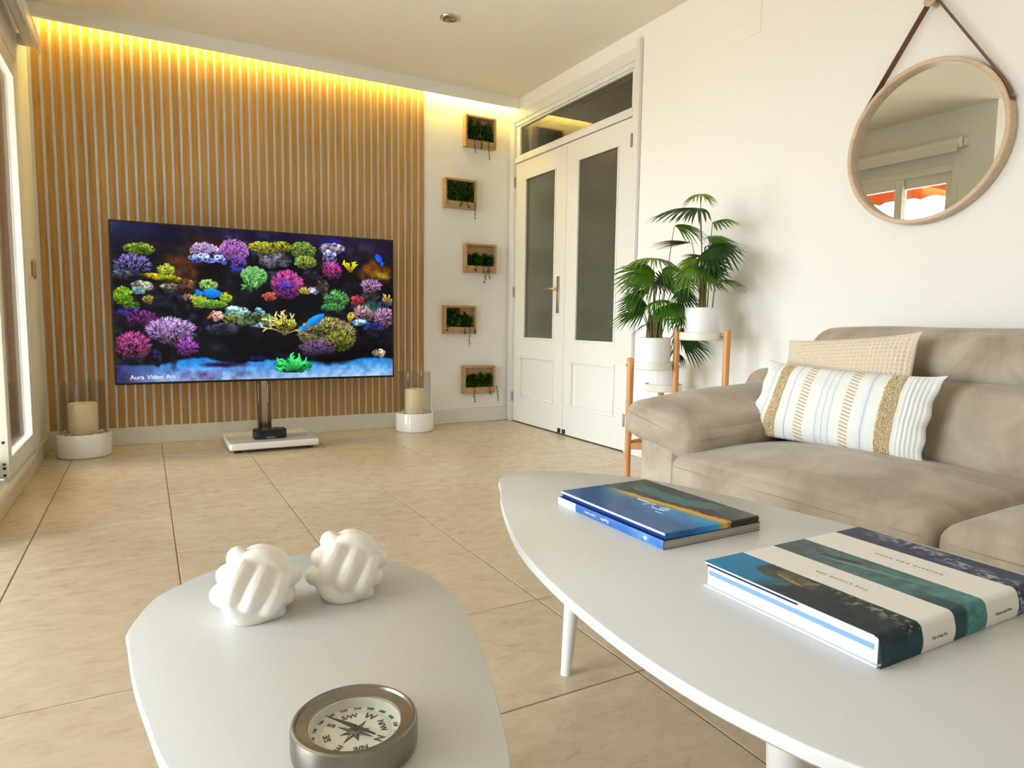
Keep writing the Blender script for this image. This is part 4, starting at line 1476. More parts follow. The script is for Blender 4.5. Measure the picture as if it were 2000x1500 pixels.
def soft_part(name, c, h, r, crown, rot=(0, 0, 0), seams=(), n=16, wob=0.0):
    global SOFA_N
    SOFA_N += 1
    Mx = Matrix.Translation(c) @ Euler(rot).to_matrix().to_4x4()
    bm = soft_box(h, r, crown, n, wob, SOFA_N)
    bm.transform(Mx)
    o = B().bm(bm).done(name, M['suede'], sofa, angle=70)
    for path in seams:
        pts = [Mx @ Vector(soft_map(np.array(p), h, r, crown) * 1.0) for p in path]
        B().tube(pts, .0010, 6).done('seam', M['seam'], o)
    return o


def seat(y0, y1):
    yc, hy = (y0 + y1) / 2, (y1 - y0) / 2 - .002
    tt = np.linspace(-.985, .985, 28)
    soft_part('seat_cushion', (1.745, yc, .245), (.315, hy, .150), .045, (.012, .004, .042), (0, 0, 0),
              [[(-1, t_, .74) for t_ in tt]], 20, .0015)


seat(.768, 1.572)
seat(-.045, .764)
# arms: upright panels with a soft pad sloping into the seat
B().bm((lambda bm: (bm.transform(Matrix.Translation((1.955, 1.655, .225))), bm)[1])(soft_box((.500, .080, .195), .018, (0, 0, 0), 10))).done('arm_panel', M['suede'], sofa, angle=60)
tt = np.linspace(-.97, .97, 24)
soft_part('arm_cushion', (1.868, 1.688, .468), (.425, .158, .060), .045, (.004, .012, .034), (math.radians(13), math.radians(-2.6), math.radians(4.5)),
          [[(-1, t_, .42) for t_ in tt], [(t_, -1, .42) for t_ in np.linspace(-.99, .2, 14)]], 20, .002)
B().bm((lambda bm: (bm.transform(Matrix.Translation((1.955, -.130, .225))), bm)[1])(soft_box((.500, .080, .195), .018, (0, 0, 0), 10))).done('arm_panel', M['suede'], sofa, angle=60)
soft_part('arm_cushion', (1.868, -.145, .468), (.425, .158, .060), .045, (.004, .012, .034), (math.radians(-13), math.radians(-2.6), math.radians(-4.5)), (), 16, .002)
for y0, y1 in ((.772, 1.888), (-.36, .765)):
    yc, hy = (y0 + y1) / 2, (y1 - y0) / 2 - .003
    soft_part('back_cushion', (2.155, yc, .455), (.120, hy, .165), .07, (.030, .0, .006), (0, math.radians(24), 0), (), 20, .003)
for y0, y1 in ((.772, 1.66), (-.13, .765)):
    yc, hy = (y0 + y1) / 2, (y1 - y0) / 2 - .003
    soft_part('headrest', (2.235, yc, .690), (.088, hy, .100), .082, (.020, .0, .010), (0, math.radians(12), 0), (), 20, .002)
B().bm((lambda bm: (bm.transform(Matrix.Translation((2.375, .765, .31))), bm)[1])(soft_box((.145, 1.0, .27), .05, (0, 0, 0), 10))).done('back_frame', M['suede'], sofa, angle=60)
B().box(1.475, 2.40, .0, 1.575, .045, .12, .01).done('base_frame', M['suede'], sofa)
for xx in (1.54, 2.42):
    for yy in (-.12, .76, 1.64):
        B().cone((xx, yy, 0), (xx, yy, .05), .018, .024, 16).done('foot', M['dark'], sofa)


# ------------------------------------------------------------------ cushions
def pillow_points(W, H, Tk, nu, nv, pinch=.05, power=2.6, ear=0.02):
    """front/back sheets in local (x right, y up, z out), closed at the rim"""
    u = np.linspace(-1, 1, nu)
    v = np.linspace(-1, 1, nv)
    U, V = np.meshgrid(u, v)
    prof = (np.clip(1 - np.abs(U) ** power, 0, 1) * np.clip(1 - np.abs(V) ** power, 0, 1)) ** .55
    X = U * W / 2 * (1 - pinch * (1 - V ** 2) * np.abs(U) ** 3) + ear * np.sign(U) * (np.abs(U) * np.abs(V)) ** 8
    Y = V * H / 2 * (1 - pinch * 1.6 * (1 - U ** 2) * np.abs(V) ** 3) + ear * .6 * np.sign(V) * (np.abs(U) * np.abs(V)) ** 8
    return U, V, X, Y, prof * Tk / 2


def frame_matrix(o, e, v):
    e = Vector(e).normalized()
    v = Vector(v)
    v = (v - e * v.dot(e)).normalized()
    n = e.cross(v)
    return Matrix(((e.x, v.x, n.x, o[0]), (e.y, v.y, n.y, o[1]), (e.z, v.z, n.z, o[2]), (0, 0, 0, 1)))


def pillow(name, Mx, front, back, colF, colB, mat, label, cat, group=None):
    F = np.stack(front, -1)
    Bk = np.stack(back, -1)[:, ::-1]
    nvv, nuu = F.shape[:2]
    R_ = np.array(Mx.to_3x3())
    Tt = np.array(Mx.translation)
    base = np.array([Tt[0], Tt[1], Tt[2] - .12])
    mF = grid_mesh('sheet', F @ R_.T + Tt, colF)
    mB = grid_mesh('sheet', Bk @ R_.T + Tt, colB[:, ::-1] if colB is not None else None)
    bm = bmesh.new()
    bm.from_mesh(mF)
    bm.from_mesh(mB)
    bmesh.ops.remove_doubles(bm, verts=bm.verts[:], dist=2e-5)
    bmesh.ops.recalc_face_normals(bm, faces=bm.faces[:])
    me = bpy.data.meshes.new(name)
    bm.to_mesh(me)
    bm.free()
    me.materials.append(mat)
    o = link(name, me, None, None, False, tuple(base), 75)
    return tag(o, label, cat, group)


# cream waffle cushion leaning on the backrest
W_, H_, T_ = .455, .335, .085
nu, nv = 6 * 33 + 1, 6 * 24 + 1
U, V, X, Y, Z = pillow_points(W_, H_, T_, nu, nv, .03, 3.2, .006)
cell = (.5 - .5 * np.cos((U + 1) * (.5) * 33 * 2 * math.pi)) * (.5 - .5 * np.cos((V + 1) * .5 * 24 * 2 * math.pi))
rim = np.clip((1 - np.abs(U)) * 14, 0, 1) * np.clip((1 - np.abs(V)) * 14, 0, 1)
Zf = Z - .0085 * cell * rim
Mw = frame_matrix((2.002, 1.383, .603), (.02, -1, .085), (.30, 0, 1))
pillow('waffle_cushion', Mw, (X, Y, Zf), (X, Y, -Z), None, None, M['waffle'], 'cream waffle-weave cushion leaning on the sofa backrest behind the striped cushion', 'cushion', 'scatter cushions')

# striped lumbar cushion with two tufted bands
W_, H_, T_ = .545, .262, .125
nu, nv = 301, 151
U, V, X, Y, Z = pillow_points(W_, H_, T_, nu, nv, .03, 2.4, .016)
s = (U + 1) / 2
q = (V + 1) / 2
colr = np.ones(s.shape + (3,)) * np.array([238, 240, 234])


def band(c, a, b_, soft=.003):
    m = np.clip((s - a) / soft + .5, 0, 1) * np.clip((b_ - s) / soft + .5, 0, 1)
    return m[..., None]


def paint(c, a, b_, w=1.0):
    global colr
    m = band(c, a, b_) * w
    colr = colr * (1 - m) + np.array(c) * m


for a in (.105, .268, .452, .488, .524, .703):
    paint((176, 184, 206), a - .0035, a + .0035, .8)
for a in (.09, .465, .506, .69, .715):
    paint((222, 228, 236), a - .006, a + .006, .6)
paint((232, 236, 232), .44, .54, .35)
for a0, a1 in ((.325, .378), (.585, .636)):
    dash = (np.sin((q * 46 + (s - a0) * 26) * 2 * math.pi * .5) > .15) & (s > a0) & (s < a1)
    colr = np.where(dash[..., None], np.array([206, 176, 142]), colr)
for a in (.905, .93, .955):
    paint((214, 218, 226), a - .004, a + .004, .6)
paint((222, 192, 150), .142, .212, .9)
paint((222, 192, 150), .772, .852, .9)
ridge = .0022 * (np.clip((s - .868) / .01, 0, 1) + np.clip((.128 - s) / .01, 0, 1)) * np.sin(s * 2 * math.pi * 46)
wob = .0025 * np.sin(U * 9 + V * 4) * np.sin(V * 7 - U * 3)
rimf = np.clip((1 - np.abs(U)) * 10, 0, 1) * np.clip((1 - np.abs(V)) * 10, 0, 1)
Zf = Z + (ridge + wob) * rimf
X2 = X - .034 * np.clip(-U, 0, 1) ** 2 * np.clip(-V, 0, 1) + .010 * np.clip(-U, 0, 1) ** 2 * np.clip(V, 0, 1) + .006 * np.sin(V * 11) * .5 * np.clip((np.abs(U) - .9) * 10, 0, 1)
Ms = frame_matrix((1.898, 1.325, .540), (.165, -1, -.034), (.36, 0, 1))
stp = pillow('striped_cushion', Ms, (X2, Y, Zf), (X2, Y, -Z), lin_np(colr), np.ones(s.shape + (3,)) * lin_np(np.array([238, 240, 234])), M['fabric_stripe'],
             'white striped lumbar cushion with two tan tufted bands on the sofa seat', 'cushion', 'scatter cushions')
R_, Tt = np.array(Ms.to_3x3()), np.array(Ms.translation)
rnd = random.Random(5)
for a0, a1 in ((.145, .209), (.775, .849)):
    b = B()
    for k in range(2200):
        ss, qq = rnd.uniform(a0, a1), rnd.uniform(.015, .985)
        i, j = int(qq * (nv - 1)), int(ss * (nu - 1))
        p = np.array([X2[i, j], Y[i, j], Zf[i, j]])
        nl = np.array([rnd.uniform(-.5, .5), rnd.uniform(-.7, .3), 1.0])
        nl /= np.linalg.norm(nl)
        L = rnd.uniform(.004, .008)
        sd = np.array([rnd.uniform(-1, 1), rnd.uniform(-1, 1), 0.0])
        sd = sd / (np.linalg.norm(sd) + 1e-6) * .0013
        tip = p + nl * L + np.array([rnd.uniform(-.003, .003), -.003, 0])
        tri = [p - sd, p + sd, p + nl * L * .6 + sd * 1.1, p + nl * L * .6 - sd * 1.1, tip]
        b.add([R_ @ x + Tt for x in tri], [(0, 1, 2, 3), (3, 2, 4)])
    o = b.done('tufted_band', M['tuft'], stp, angle=0)
    o['kind'] = 'stuff'

# ------------------------------------------------------------------ mirror
mc = Vector((XR, 1.489, 1.476))
mir = thing('round_mirror', 'round wall mirror in a pale wooden rim hung from a brown leather strap', 'mirror', (XR, 1.489, 1.476))
Rm = .293


def ring(prof, n=96):
    """profile (r, depth out of the wall)"""
    b = B()
    vv, ff = [], []
    m = len(prof)
    for k in range(n):
        a = 2 * math.pi * k / n
        for r_, d in prof:
            vv.append((XR - d, mc.y + r_ * math.cos(a), mc.z + r_ * math.sin(a)))
    for k in range(n):
        k2 = (k + 1) % n
        for i in range(m):
            i2 = (i + 1) % m
            ff.append((k * m + i, k * m + i2, k2 * m + i2, k2 * m + i))
    return b.add(vv, ff)


ring([(Rm, .004), (Rm, .046), (Rm - .003, .049), (Rm - .014, .049), (Rm - .017, .046), (Rm - .017, .004)]).done('rim', M['mirrorwood'], mir, angle=30)
vv = [(XR - .022, mc.y, mc.z)] + [(XR - .022, mc.y + (Rm - .0165) * math.cos(2 * math.pi * k / 96), mc.z + (Rm - .0165) * math.sin(2 * math.pi * k / 96)) for k in range(96)]
m_, n_, l_, b_ = mat_new('silvered_glass')
b_.inputs['Metallic'].default_value = 1
b_.inputs['Roughness'].default_value = 0.0
b_.inputs['Base Color'].default_value = (.80, .82, .78, 1)
B().add(vv, [(0, 1 + k, 1 + (k + 1) % 96) for k in range(96)][::1]).done('mirror_glass', m_, mir, angle=0)
peg = Vector((XR, mc.y, 1.975))
B().cone((XR - .0, peg.y, peg.z), (XR - .045, peg.y, peg.z), .012, .012, 20).cone((XR - .045, peg.y, peg.z), (XR - .055, peg.y, peg.z), .020, .020, 24).done('wall_peg', M['mirrorwood'], mir)
for sgn in (1, -1):
    b = B()
    # flat strap from the peg down to the tangent point, then a short run on the rim
    al = math.acos((Rm + .002) / (peg.z - mc.z))
    pts = [(peg.y + sgn * .008, peg.z + .012)]
    for dth in np.linspace(0, .36, 8):
        a = math.pi / 2 - al * 1.0 - dth
        pts.append((mc.y + sgn * (Rm + .002) * math.cos(a), mc.z + (Rm + .002) * math.sin(a)))
    vv, ff = [], []
    for (yy, zz) in pts:
        vv += [(XR - .012, yy, zz), (XR - .040, yy, zz), (XR - .040, yy + sgn * .0025, zz + .0015), (XR - .012, yy + sgn * .0025, zz + .0015)]
    for i in range(len(pts) - 1):
        for k in range(4):
            k2 = (k + 1) % 4
            ff.append((4 * i + k, 4 * i + k2, 4 * i + 4 + k2, 4 * i + 4 + k))
    ff += [(0, 1, 2, 3), tuple(4 * (len(pts) - 1) + k for k in (3, 2, 1, 0))]
    b.add(vv, ff).done('strap', M['leather'], mir, angle=20)
    yy, zz = pts[-2]
    B().cone((XR - .026, yy + sgn * .002, zz), (XR - .026, yy + sgn * .0065, zz + .002), .004, .004, 10).done('strap_screw', M['handle'], mir)


# ------------------------------------------------------------------ coffee tables
def outline_fn(pts, n=120):
    base = resample(smooth_closed(pts, 14), n)
    tn = np.roll(base, -1, 0) - np.roll(base, 1, 0)
    tn /= np.linalg.norm(tn, axis=1)[:, None]
    nr = np.c_[tn[:, 1], -tn[:, 0]]
    ctr = base.mean(0)
    if ((base - ctr) * nr).sum() < 0:
        nr = -nr
    ccw = (base[:, 0] * np.roll(base[:, 1], -1) - np.roll(base[:, 0], -1) * base[:, 1]).sum() > 0
    def f(ins):
        p = base - nr * ins
        return [tuple(x) for x in (p if ccw else p[::-1])]
    return f


def coffee_table(name, label, pts, h, th, legs, origin):
    t = thing(name, label, 'coffee table', origin, 'nest of white coffee tables')
    f = outline_fn(pts)
    B().prism(f, [(.010, h - th), (.0, h - th + .008), (0, h - .0022), (.0008, h - .0006), (.002, h)]).done('tabletop', M['table'], t, angle=50)
    for (tx, ty, fx, fy) in legs:
        B().cone((tx, ty, h - th + .001), (fx, fy, 0.0), .024, .012, 24).lathe([(0, h - th - .006), (.036, h - th - .006), (.036, h - th + .001), (0, h - th + .001)], (tx, ty, 0), 24).done('leg', M['table_leg'], t)
    return t


H1, H2 = .44, .40
big_pts = [(.6699, 1.260), (.700, 1.322), (.7524, 1.3565), (.8215, 1.3535), (.8747, 1.322), (.995, 1.1996), (1.0500, 1.045), (1.0842, .906), (1.1079, .752), (1.122, .610), (1.128, .467), (1.105, .330), (1.03, .215),
           (.90, .150), (.76, .140), (.64, .165), (.555, .225), (.5024, .3076), (.4787, .3823), (.4645, .4709), (.4646, .588), (.4821, .748), (.5212, .919), (.6059, 1.132)]
coffee_table('coffee_table', 'large white pebble-shaped coffee table holding the three books', big_pts, H1, .022,
             [(.808, 1.150, .816, 1.205), (.640, .490, .615, .455), (1.00, .400, 1.055, .350)], (.80, .75, 0))
small_pts = [(-.0323, .921), (-.0317, .9516), (-.0018, 1.0425), (.036, 1.0856), (.0853, 1.1257), (.130, 1.140), (.1737, 1.1433), (.2455, 1.1237), (.3325, 1.0578), (.3662, 1.0011), (.3828, .9319), (.3792, .8281),
             (.341, .6711), (.2986, .547), (.2753, .4908), (.232, .425), (.168, .400), (.100, .425), (.045, .510), (.0038, .6338), (-.0099, .7087), (-.0242, .8105)]
coffee_table('coffee_table', 'small white pebble-shaped side table holding the compass', small_pts, H2, .020,
             [(.07, .97, .05, 1.02), (.29, .93, .32, .97), (.155, .55, .15, .51)], (.17, .80, 0))


# ------------------------------------------------------------------ knotted ornaments
def knot_mesh():
    b = B()
    la, sb_, tr = .0405, .0275, .0146
    axes = [(0, 1, 2), (1, 2, 0), (2, 0, 1)]
    for (k, i, j) in axes:
        for off in (-.0260, 0, .0260):
            pts = []
            f = 1.0 if off == 0 else .93
            for t_ in np.linspace(0, 2 * math.pi, 41)[:-1]:
                c, s_ = math.cos(t_), math.sin(t_)
                e_ = 2 / 2.5
                p = [0, 0, 0]
                p[k] = off * (1.0 - .12 * abs(s_))
                p[i] = la * f * math.copysign(abs(c) ** e_, c)
                p[j] = sb_ * f * math.copysign(abs(s_) ** e_, s_)
                pts.append(p)
            b.tube(pts, tr, 12, closed=True)
    bm = bmesh.new()
    bmesh.ops.create_icosphere(bm, subdivisions=3, radius=.029)
    b.bm(bm)
    me = b.mesh('knot')
    o = bpy.data.objects.new('knot_tmp', me)
    COL.objects.link(o)
    md = o.modifiers.new('r', 'REMESH')
    md.mode = 'VOXEL'
    md.voxel_size = .0019
    s_ = o.modifiers.new('s', 'SMOOTH')
    s_.iterations = 4
    s_.factor = .5
    dg = bpy.context.evaluated_depsgraph_get()
    dg.update()
    out = bpy.data.meshes.new_from_object(o.evaluated_get(dg))
    bpy.data.objects.remove(o)
    return out


kn = knot_mesh()
kn.transform(Euler((math.radians(-14), math.radians(24), math.radians(-14)), 'XYZ').to_matrix().to_4x4())
co = np.zeros(len(kn.vertices) * 3)
kn.vertices.foreach_get('co', co)
co = co.reshape(-1, 3)
co[:, 2] *= 1.0
zmin = co[:, 2].min() * .68
co[:, 2] = np.maximum(co[:, 2], zmin)
co[:, 2] -= zmin
kn.vertices.foreach_set('co', co.reshape(-1))
kn.update()
kn.materials.append(M['matte_ceramic'])
kn.polygons.foreach_set('use_smooth', [True] * len(kn.polygons))
for i, (x, y, rz, lab) in enumerate(((.122, .935, 0, 'white knotted ornament on the small table, the left and nearer of the two'), (.249, .945, -3, 'white knotted ornament on the small table, the right one of the pair'))):
    o = bpy.data.objects.new('knot_ornament', kn)
    COL.objects.link(o)
    o.location = (x, y, H2)
    o.rotation_euler = (0, 0, math.radians(rz))
    tag(o, lab, 'ornament', 'knotted ornaments')

# ------------------------------------------------------------------ compass
cc = (.1600, .5850, H2)
cp = thing('compass', 'round nickel desk compass with a white dial on the small table', 'compass', cc)
B().lathe([(0, .0005), (.054, .0005), (.0575, .003), (.0583, .008), (.0583, .0255), (.0573, .0290), (.0556, .0305), (.0540, .0297), (.0530, .0275), (.0520, .0270), (.0432, .0252), (.0424, .0244), (.0424, .0130), (0, .0130)], cc, 96).done('case', M['bezel'], cp, angle=25)
B().lathe([(.0423, .0131), (.0423, .0240), (.0415, .0240), (.0415, .0131)], cc, 64, True).done('dial_ring', M['dial'], cp)
B().lathe([(0, .0131), (.0414, .0131), (.0414, .0148), (0, .0148)], cc, 64).done('dial', M['dial'], cp)
dz = cc[2] + .0151
b = B()


def bearing(d):
    return math.radians(-49 - d)


def dial_text(txt, d, r_, size, align='CENTER', space=1.0):
    a = bearing(d)
    Mx = Matrix.Translation((cc[0] + r_ * math.cos(a), cc[1] + r_ * math.sin(a), dz)) @ Matrix.Rotation(a - math.pi / 2, 4, 'Z')
    b.add(*text_mesh(txt, size, Mx, .0001, align, 0, space, size * .022))


for d, tx in ((0, 'N'), (90, 'E'), (180, 'S'), (270, 'W')):
    dial_text(tx, d, .0258, .0112)
for d, tx in ((45, 'N/E'), (135, 'S/E'), (225, 'S/W'), (315, 'N/W')):
    dial_text(tx, d, .0256, .0086)
for d in range(0, 360, 20):
    dial_text(str(d), d, .0378, .0050)
for d in range(0, 360, 4):
    a = bearing(d)
    r0, r1, w = (.0335, .0402, .00022) if (d + 10) % 20 == 0 else ((.0308, .0350, .00014))
    ca, sa = math.cos(a), math.sin(a)
    b.add([(cc[0] + r0 * ca - w * sa, cc[1] + r0 * sa + w * ca, dz), (cc[0] + r0 * ca + w * sa, cc[1] + r0 * sa - w * ca, dz), (cc[0] + r1 * ca + w * sa, cc[1] + r1 * sa - w * ca, dz), (cc[0] + r1 * ca - w * sa, cc[1] + r1 * sa + w * ca, dz)], [(0, 1, 2, 3)])
for k in range(8):
    a = bearing(45 * k)
    L = .0200 if k % 2 == 0 else .0150
    for sg in (1, -1):
        p0 = (cc[0] + L * math.cos(a), cc[1] + L * math.sin(a), dz)
        a2 = a + sg * math.radians(22.5)
        p1 = (cc[0] + .0066 * math.cos(a2), cc[1] + .0066 * math.sin(a2), dz)
        ins = L - .006 if sg < 0 else .002
        a3 = a
        p2 = (cc[0] + ins * math.cos(a3), cc[1] + ins * math.sin(a3), dz)
        if sg > 0:
            b.add([p0, p1, p2], [(0, 1, 2)])
        else:
            p3 = (cc[0] + .0048 * math.cos(a2), cc[1] + .0048 * math.sin(a2), dz)
            b.add([p0, p1, p3, p2], [(0, 1, 2, 3)])
b.done('dial_marks', M['ink'], cp, angle=0)
a = math.radians(124)
d = Vector((math.cos(a), math.sin(a), 0))
sd = Vector((-d.y, d.x, 0))
c3 = Vector((cc[0], cc[1], cc[2] + .0200))
nb = B()
for z in (0, .0006):
    pass
up = Vector((0, 0, .0006))
pl = [c3 + d * .036, c3 + d * .006 + sd * .0026, c3 - d * .006 + sd * .0022, c3 - d * .024 + sd * .0009, c3 - d * .024 - sd * .0009, c3 - d * .006 - sd * .0022, c3 + d * .006 - sd * .0026]
nb.add([p for p in pl] + [p + up for p in pl], [tuple(range(7)), tuple(range(13, 6, -1))] + [(i, (i + 1) % 7, 7 + (i + 1) % 7, 7 + i) for i in range(7)])
nb.cone(c3 - Vector((0, 0, .0050)), c3 + Vector((0, 0, .0022)), .0016, .0010, 12)
nb.done('needle', M['ink'], cp, angle=0)
B().lathe([(0, .0149), (.0052, .0149), (.0048, .0180), (0, .0190)], cc, 24).done('pivot_cap', M['steel'], cp)
B().lathe([(0, .0254), (.0423, .0248), (.0423, .0242), (0, .0247)], cc, 64).done('glass', M['glass'], cp)


# ------------------------------------------------------------------ books
def printed_sheet(name, P_, col_, mat, parent, local=False):
    me_ = grid_mesh(name, P_, lin_np(col_))
    me_.materials.append(mat)
    return link(name, me_, None, parent, local, None, 50)


# lower paperback with a blue spine
bk = thing('book', 'blue-spined paperback, the lower book of the pair on the large table', 'book', (.7125, .783, H1), 'books on the large table', math.radians(.8))
w, d_, h_ = .224, .302, .0150
B().box(.0012, w - .0005, .0005, d_ - .0005, .0008, h_ - .0008).done('page_block', M['greypaper'], bk, local=True)
ny, nz = 140, 10
yy, zz = np.meshgrid(np.linspace(0, d_, ny), np.linspace(0, h_, nz))
Pp = np.stack([-.0002 - .0012 * np.sin(math.pi * zz / h_), yy, zz], -1)
f = yy / d_
n1 = vnoise(nz, ny, 9, 77, 3)
base = np.stack([18 + 20 * (1 - f) + 40 * n1, 92 + 20 * (1 - f) + 30 * n1, 176 + 40 * (1 - f)], -1)
lightp = np.clip(1 - np.abs(f - .16) / .12, 0, 1)[..., None] * (n1[..., None] * .9)
base = base * (1 - lightp) + np.array([176, 212, 246]) * lightp
m = (f > .80)[..., None]
base = np.where(m, np.array([214, 228, 248]), base)
printed_sheet('spine', Pp[:, ::-1], base[:, ::-1], M['bluebook'], bk, True)
for z0_, z1_ in ((0, .0008), (h_ - .0008, h_)):
    B().box(0, w, 0, d_, z0_, z1_).done('cover', M['navy'], bk, local=True)
Mx = Matrix(((0, 0, -1, -.0016), (1, 0, 0, 0), (0, -1, 0, h_ / 2), (0, 0, 0, 1)))
v, f_ = text_mesh('España', .0088, Matrix.Translation((0, .152, 0)) @ Mx)
v2, f2 = text_mesh('entre mares', .0066, Matrix.Translation((0, .196, 0)) @ Mx)
B().add(v, f_).add(v2, f2).done('spine_lettering', M['white_ink'], bk, True, angle=0)
lg = B()
for (a0_, b0_, rr_) in ((.045, .0082, .0026), (.0405, .0086, .0022), (.0425, .0058, .002)):
    lg.cone((-.0017, a0_, b0_), (-.0012, a0_, b0_), rr_, rr_, 12)
lg.done('spine_emblem', M['white_ink'], bk, True, angle=0)

# upper book: painted seaside cover
z1_ = H1 + h_
bk2 = thing('book', 'thin book with a blue and golden dusk cover on top of the paperback', 'book', (.7180, .7855, z1_), 'books on the large table', math.radians(.5))
w2, d2, h2 = .216, .302, .0105
B().box(.004, w2 - .001, .003, d2 - .001, .0014, h2 - .0014).done('page_block', M['deepblue'], bk2, local=True)
B().box(.003, w2, .001, d2, 0, .0013).done('back_board', M['deepblue'], bk2, local=True)
B().box(0, w2, .002, d2, h2 - .0042, h2 - .0004).done('front_board', M['paper'], bk2, local=True)
nx, ns = 170, 230
prof = []
for t_ in np.linspace(0, 1, ns - 30):
    prof.append((d2 * (1 - t_) + .003 * t_, h2))
for a in np.linspace(0, math.pi / 2, 10):
    prof.append((.003 - .003 * math.sin(a), h2 - .003 + .003 * math.cos(a)))
for t_ in np.linspace(0, 1, 21)[1:]:
    prof.append((0, (h2 - .003) * (1 - t_)))
prof = np.array(prof)
ns = len(prof)
xs_ = np.linspace(0, w2, nx)
Pc = np.zeros((ns, nx, 3))
Pc[..., 0] = xs_[None]
Pc[..., 1] = prof[:, :1]
Pc[..., 2] = prof[:, 1:]
fx = np.tile(np.linspace(0, 1, nx)[None], (ns, 1))
fy = np.tile(np.clip(prof[:, :1] / d2, 0, 1), (1, nx))
nA = vnoise(ns, nx, 46, 31, 4)
nB = vnoise(ns, nx, 9, 32, 3)
sh = fx + .055 * (fy - .5) * 0 - .03 * (nA - .5)
imgc = np.zeros((ns, nx, 3))
sea = np.array([14, 96, 172]) * (1 - fx[..., None] * .2) + np.array([26, 110, 140]) * np.clip((fx[..., None] - .22) * 2.2, 0, 1) * (1.15 - fy[..., None])
sea = sea * (.86 + .28 * nB[..., None])
imgc[:] = sea


def mixin(mask, c):
    global imgc
    mask = np.clip(mask, 0, 1)[..., None]
    imgc = imgc * (1 - mask) + np.array(c, float) * mask


bed = .36 + .17 * (1 - fy)
near = np.clip((.93 - fy) * 6, 0, 1)
mixin(np.clip((sh - bed + .10) / .16, 0, 1) * near * .55, (96, 140, 132))
mixin(np.clip((sh - bed) / .09, 0, 1) * near, (228, 186, 78))
mixin(np.clip((sh - bed - .05) / .05, 0, 1) * np.clip((.80 - fy) * 5, 0, 1), (240, 178, 44))
mixin(np.clip((sh - bed - .105) / .03, 0, 1) * np.clip((.55 - fy) * 4, 0, 1), (196, 116, 50))
mixin(np.clip((sh - bed - .13) / .02, 0, 1) * np.clip((.42 - fy) * 6, 0, 1), (206, 150, 110))
hill = bed + .125 + .05 * (nB - .5) + .05 * np.clip(.45 - fy, 0, 1)
mixin(np.clip((fx - hill) / .012, 0, 1), (40, 36, 26))
mixin(np.clip((fx - hill - .02) / .02, 0, 1) * np.clip(nB * 2 - .8, 0, 1), (70, 64, 44))
crest = hill + .10 + .05 * (nB - .5) + .03 * np.sin(fy * 9)
mixin(np.clip((fx - crest) / .02, 0, 1) * np.clip(fy * 5 - .3, 0, 1) * np.clip((.96 - fy) * 8, 0, 1), (58, 112, 118))
mixin(np.clip((fx - crest - .16 - .08 * nA) / .03, 0, 1), (44, 50, 48))
printed_sheet('cover', Pc, imgc, M['print'], bk2, True)
# script signature on the cover, drawn as one pen line
pen = [(0, .0), (.1, .45), (.32, .8), (.5, .62), (.42, .35), (.2, .2), (.0, .28), (-.08, .6), (.15, 1.02), (.55, 1.12), (.95, .9), (1.05, .55), (1.12, .2), (1.25, .5), (1.3, .25), (1.42, .9), (1.5, 1.2), (1.48, .6), (1.5, .2),
       (1.62, .45), (1.68, .2), (1.78, .5), (1.9, .4), (1.82, .2), (1.95, .25), (2.05, .5), (2.08, .2), (2.2, .45), (2.3, .3), (2.24, .15), (2.42, .5), (2.45, .2), (2.6, .32)]
sp = []
for i in range(len(pen) - 1):
    p0, p1, p2, p3 = [np.array(pen[min(max(i + k, 0), len(pen) - 1)]) for k in (-1, 0, 1, 2)]
    for j in range(5):
        t_ = j / 5
        sp.append(.5 * (2 * p1 + (p2 - p0) * t_ + (2 * p0 - 5 * p1 + 4 * p2 - p3) * t_ ** 2 + (3 * p1 - p0 - 3 * p2 + p3) * t_ ** 3))
pts = [(.106 - q_[1] * .021, .100 + q_[0] * .034, h2 + .0004) for q_ in sp]
B().tube(pts, .00055, 5).tube([(.072, .088, h2 + .0004), (.070, .104, h2 + .0004)], .0004, 5).done('script_lettering', M['white_ink'], bk2, True, angle=0)

# big white book with three picture bands
bx0, bx1, by0, by1, bz0, bz1 = .664, 1.004, .395, .648, H1, .4755
bk3 = thing('book', 'big white book with three bands of ocean pictures on the large table', 'book', (bx0, by0, H1), 'books on the large table')
B().box(bx0 + .004, bx1 - .004, by0 + .006, by1 - .004, bz0 + .003, bz1 - .003).done('page_block', M['paper'], bk3)
B().box(bx0 + .0036, bx0 + .0041, by0 + .010, by1 - .006, bz0 + .0175, bz0 + .0235).done('tinted_pages', M['bluepaper'], bk3)
B().box(bx0 + .0002, bx0 + .0041, by0 + .105, by1 - .006, bz1 - .0052, bz1 - .0032).done('jacket_flap', M['navy'], bk3)
B().box(bx0, bx1, by0 + .004, by1, bz0, bz0 + .0028, .0006).done('back_board', M['paper'], bk3)
B().box(bx0, bx1, by0 + .008, by1, bz1 - .0030, bz1 - .0006, .0006).done('front_board', M['paper'], bk3)
prof = []
for t_ in np.linspace(0, 1, 170):
    prof.append((by1 * (1 - t_) + (by0 + .010) * t_, bz1 - .0000))
for a in np.linspace(0, math.pi / 2 * .9, 14)[1:]:
    prof.append((by0 + .010 - .009 * math.sin(a), bz1 - .009 + .009 * math.cos(a)))
zt_ = prof[-1][1]
y_t = prof[-1][0]
for t_ in np.linspace(0, 1, 34)[1:]:
    prof.append((y_t - .0022 * math.sin(math.pi * t_) - .0008 * t_, zt_ * (1 - t_) + (bz0 + .0006) * t_))
prof = np.array(prof)
ns = len(prof)
dist = np.r_[0, np.cumsum(np.linalg.norm(np.diff(prof, axis=0), axis=1))]
nx = 240
xs_ = np.linspace(bx0 - .0004, bx1, nx)
Pj = np.zeros((ns, nx, 3))
Pj[..., 0] = xs_[None]
Pj[..., 1] = prof[:, :1]
Pj[..., 2] = prof[:, 1:]
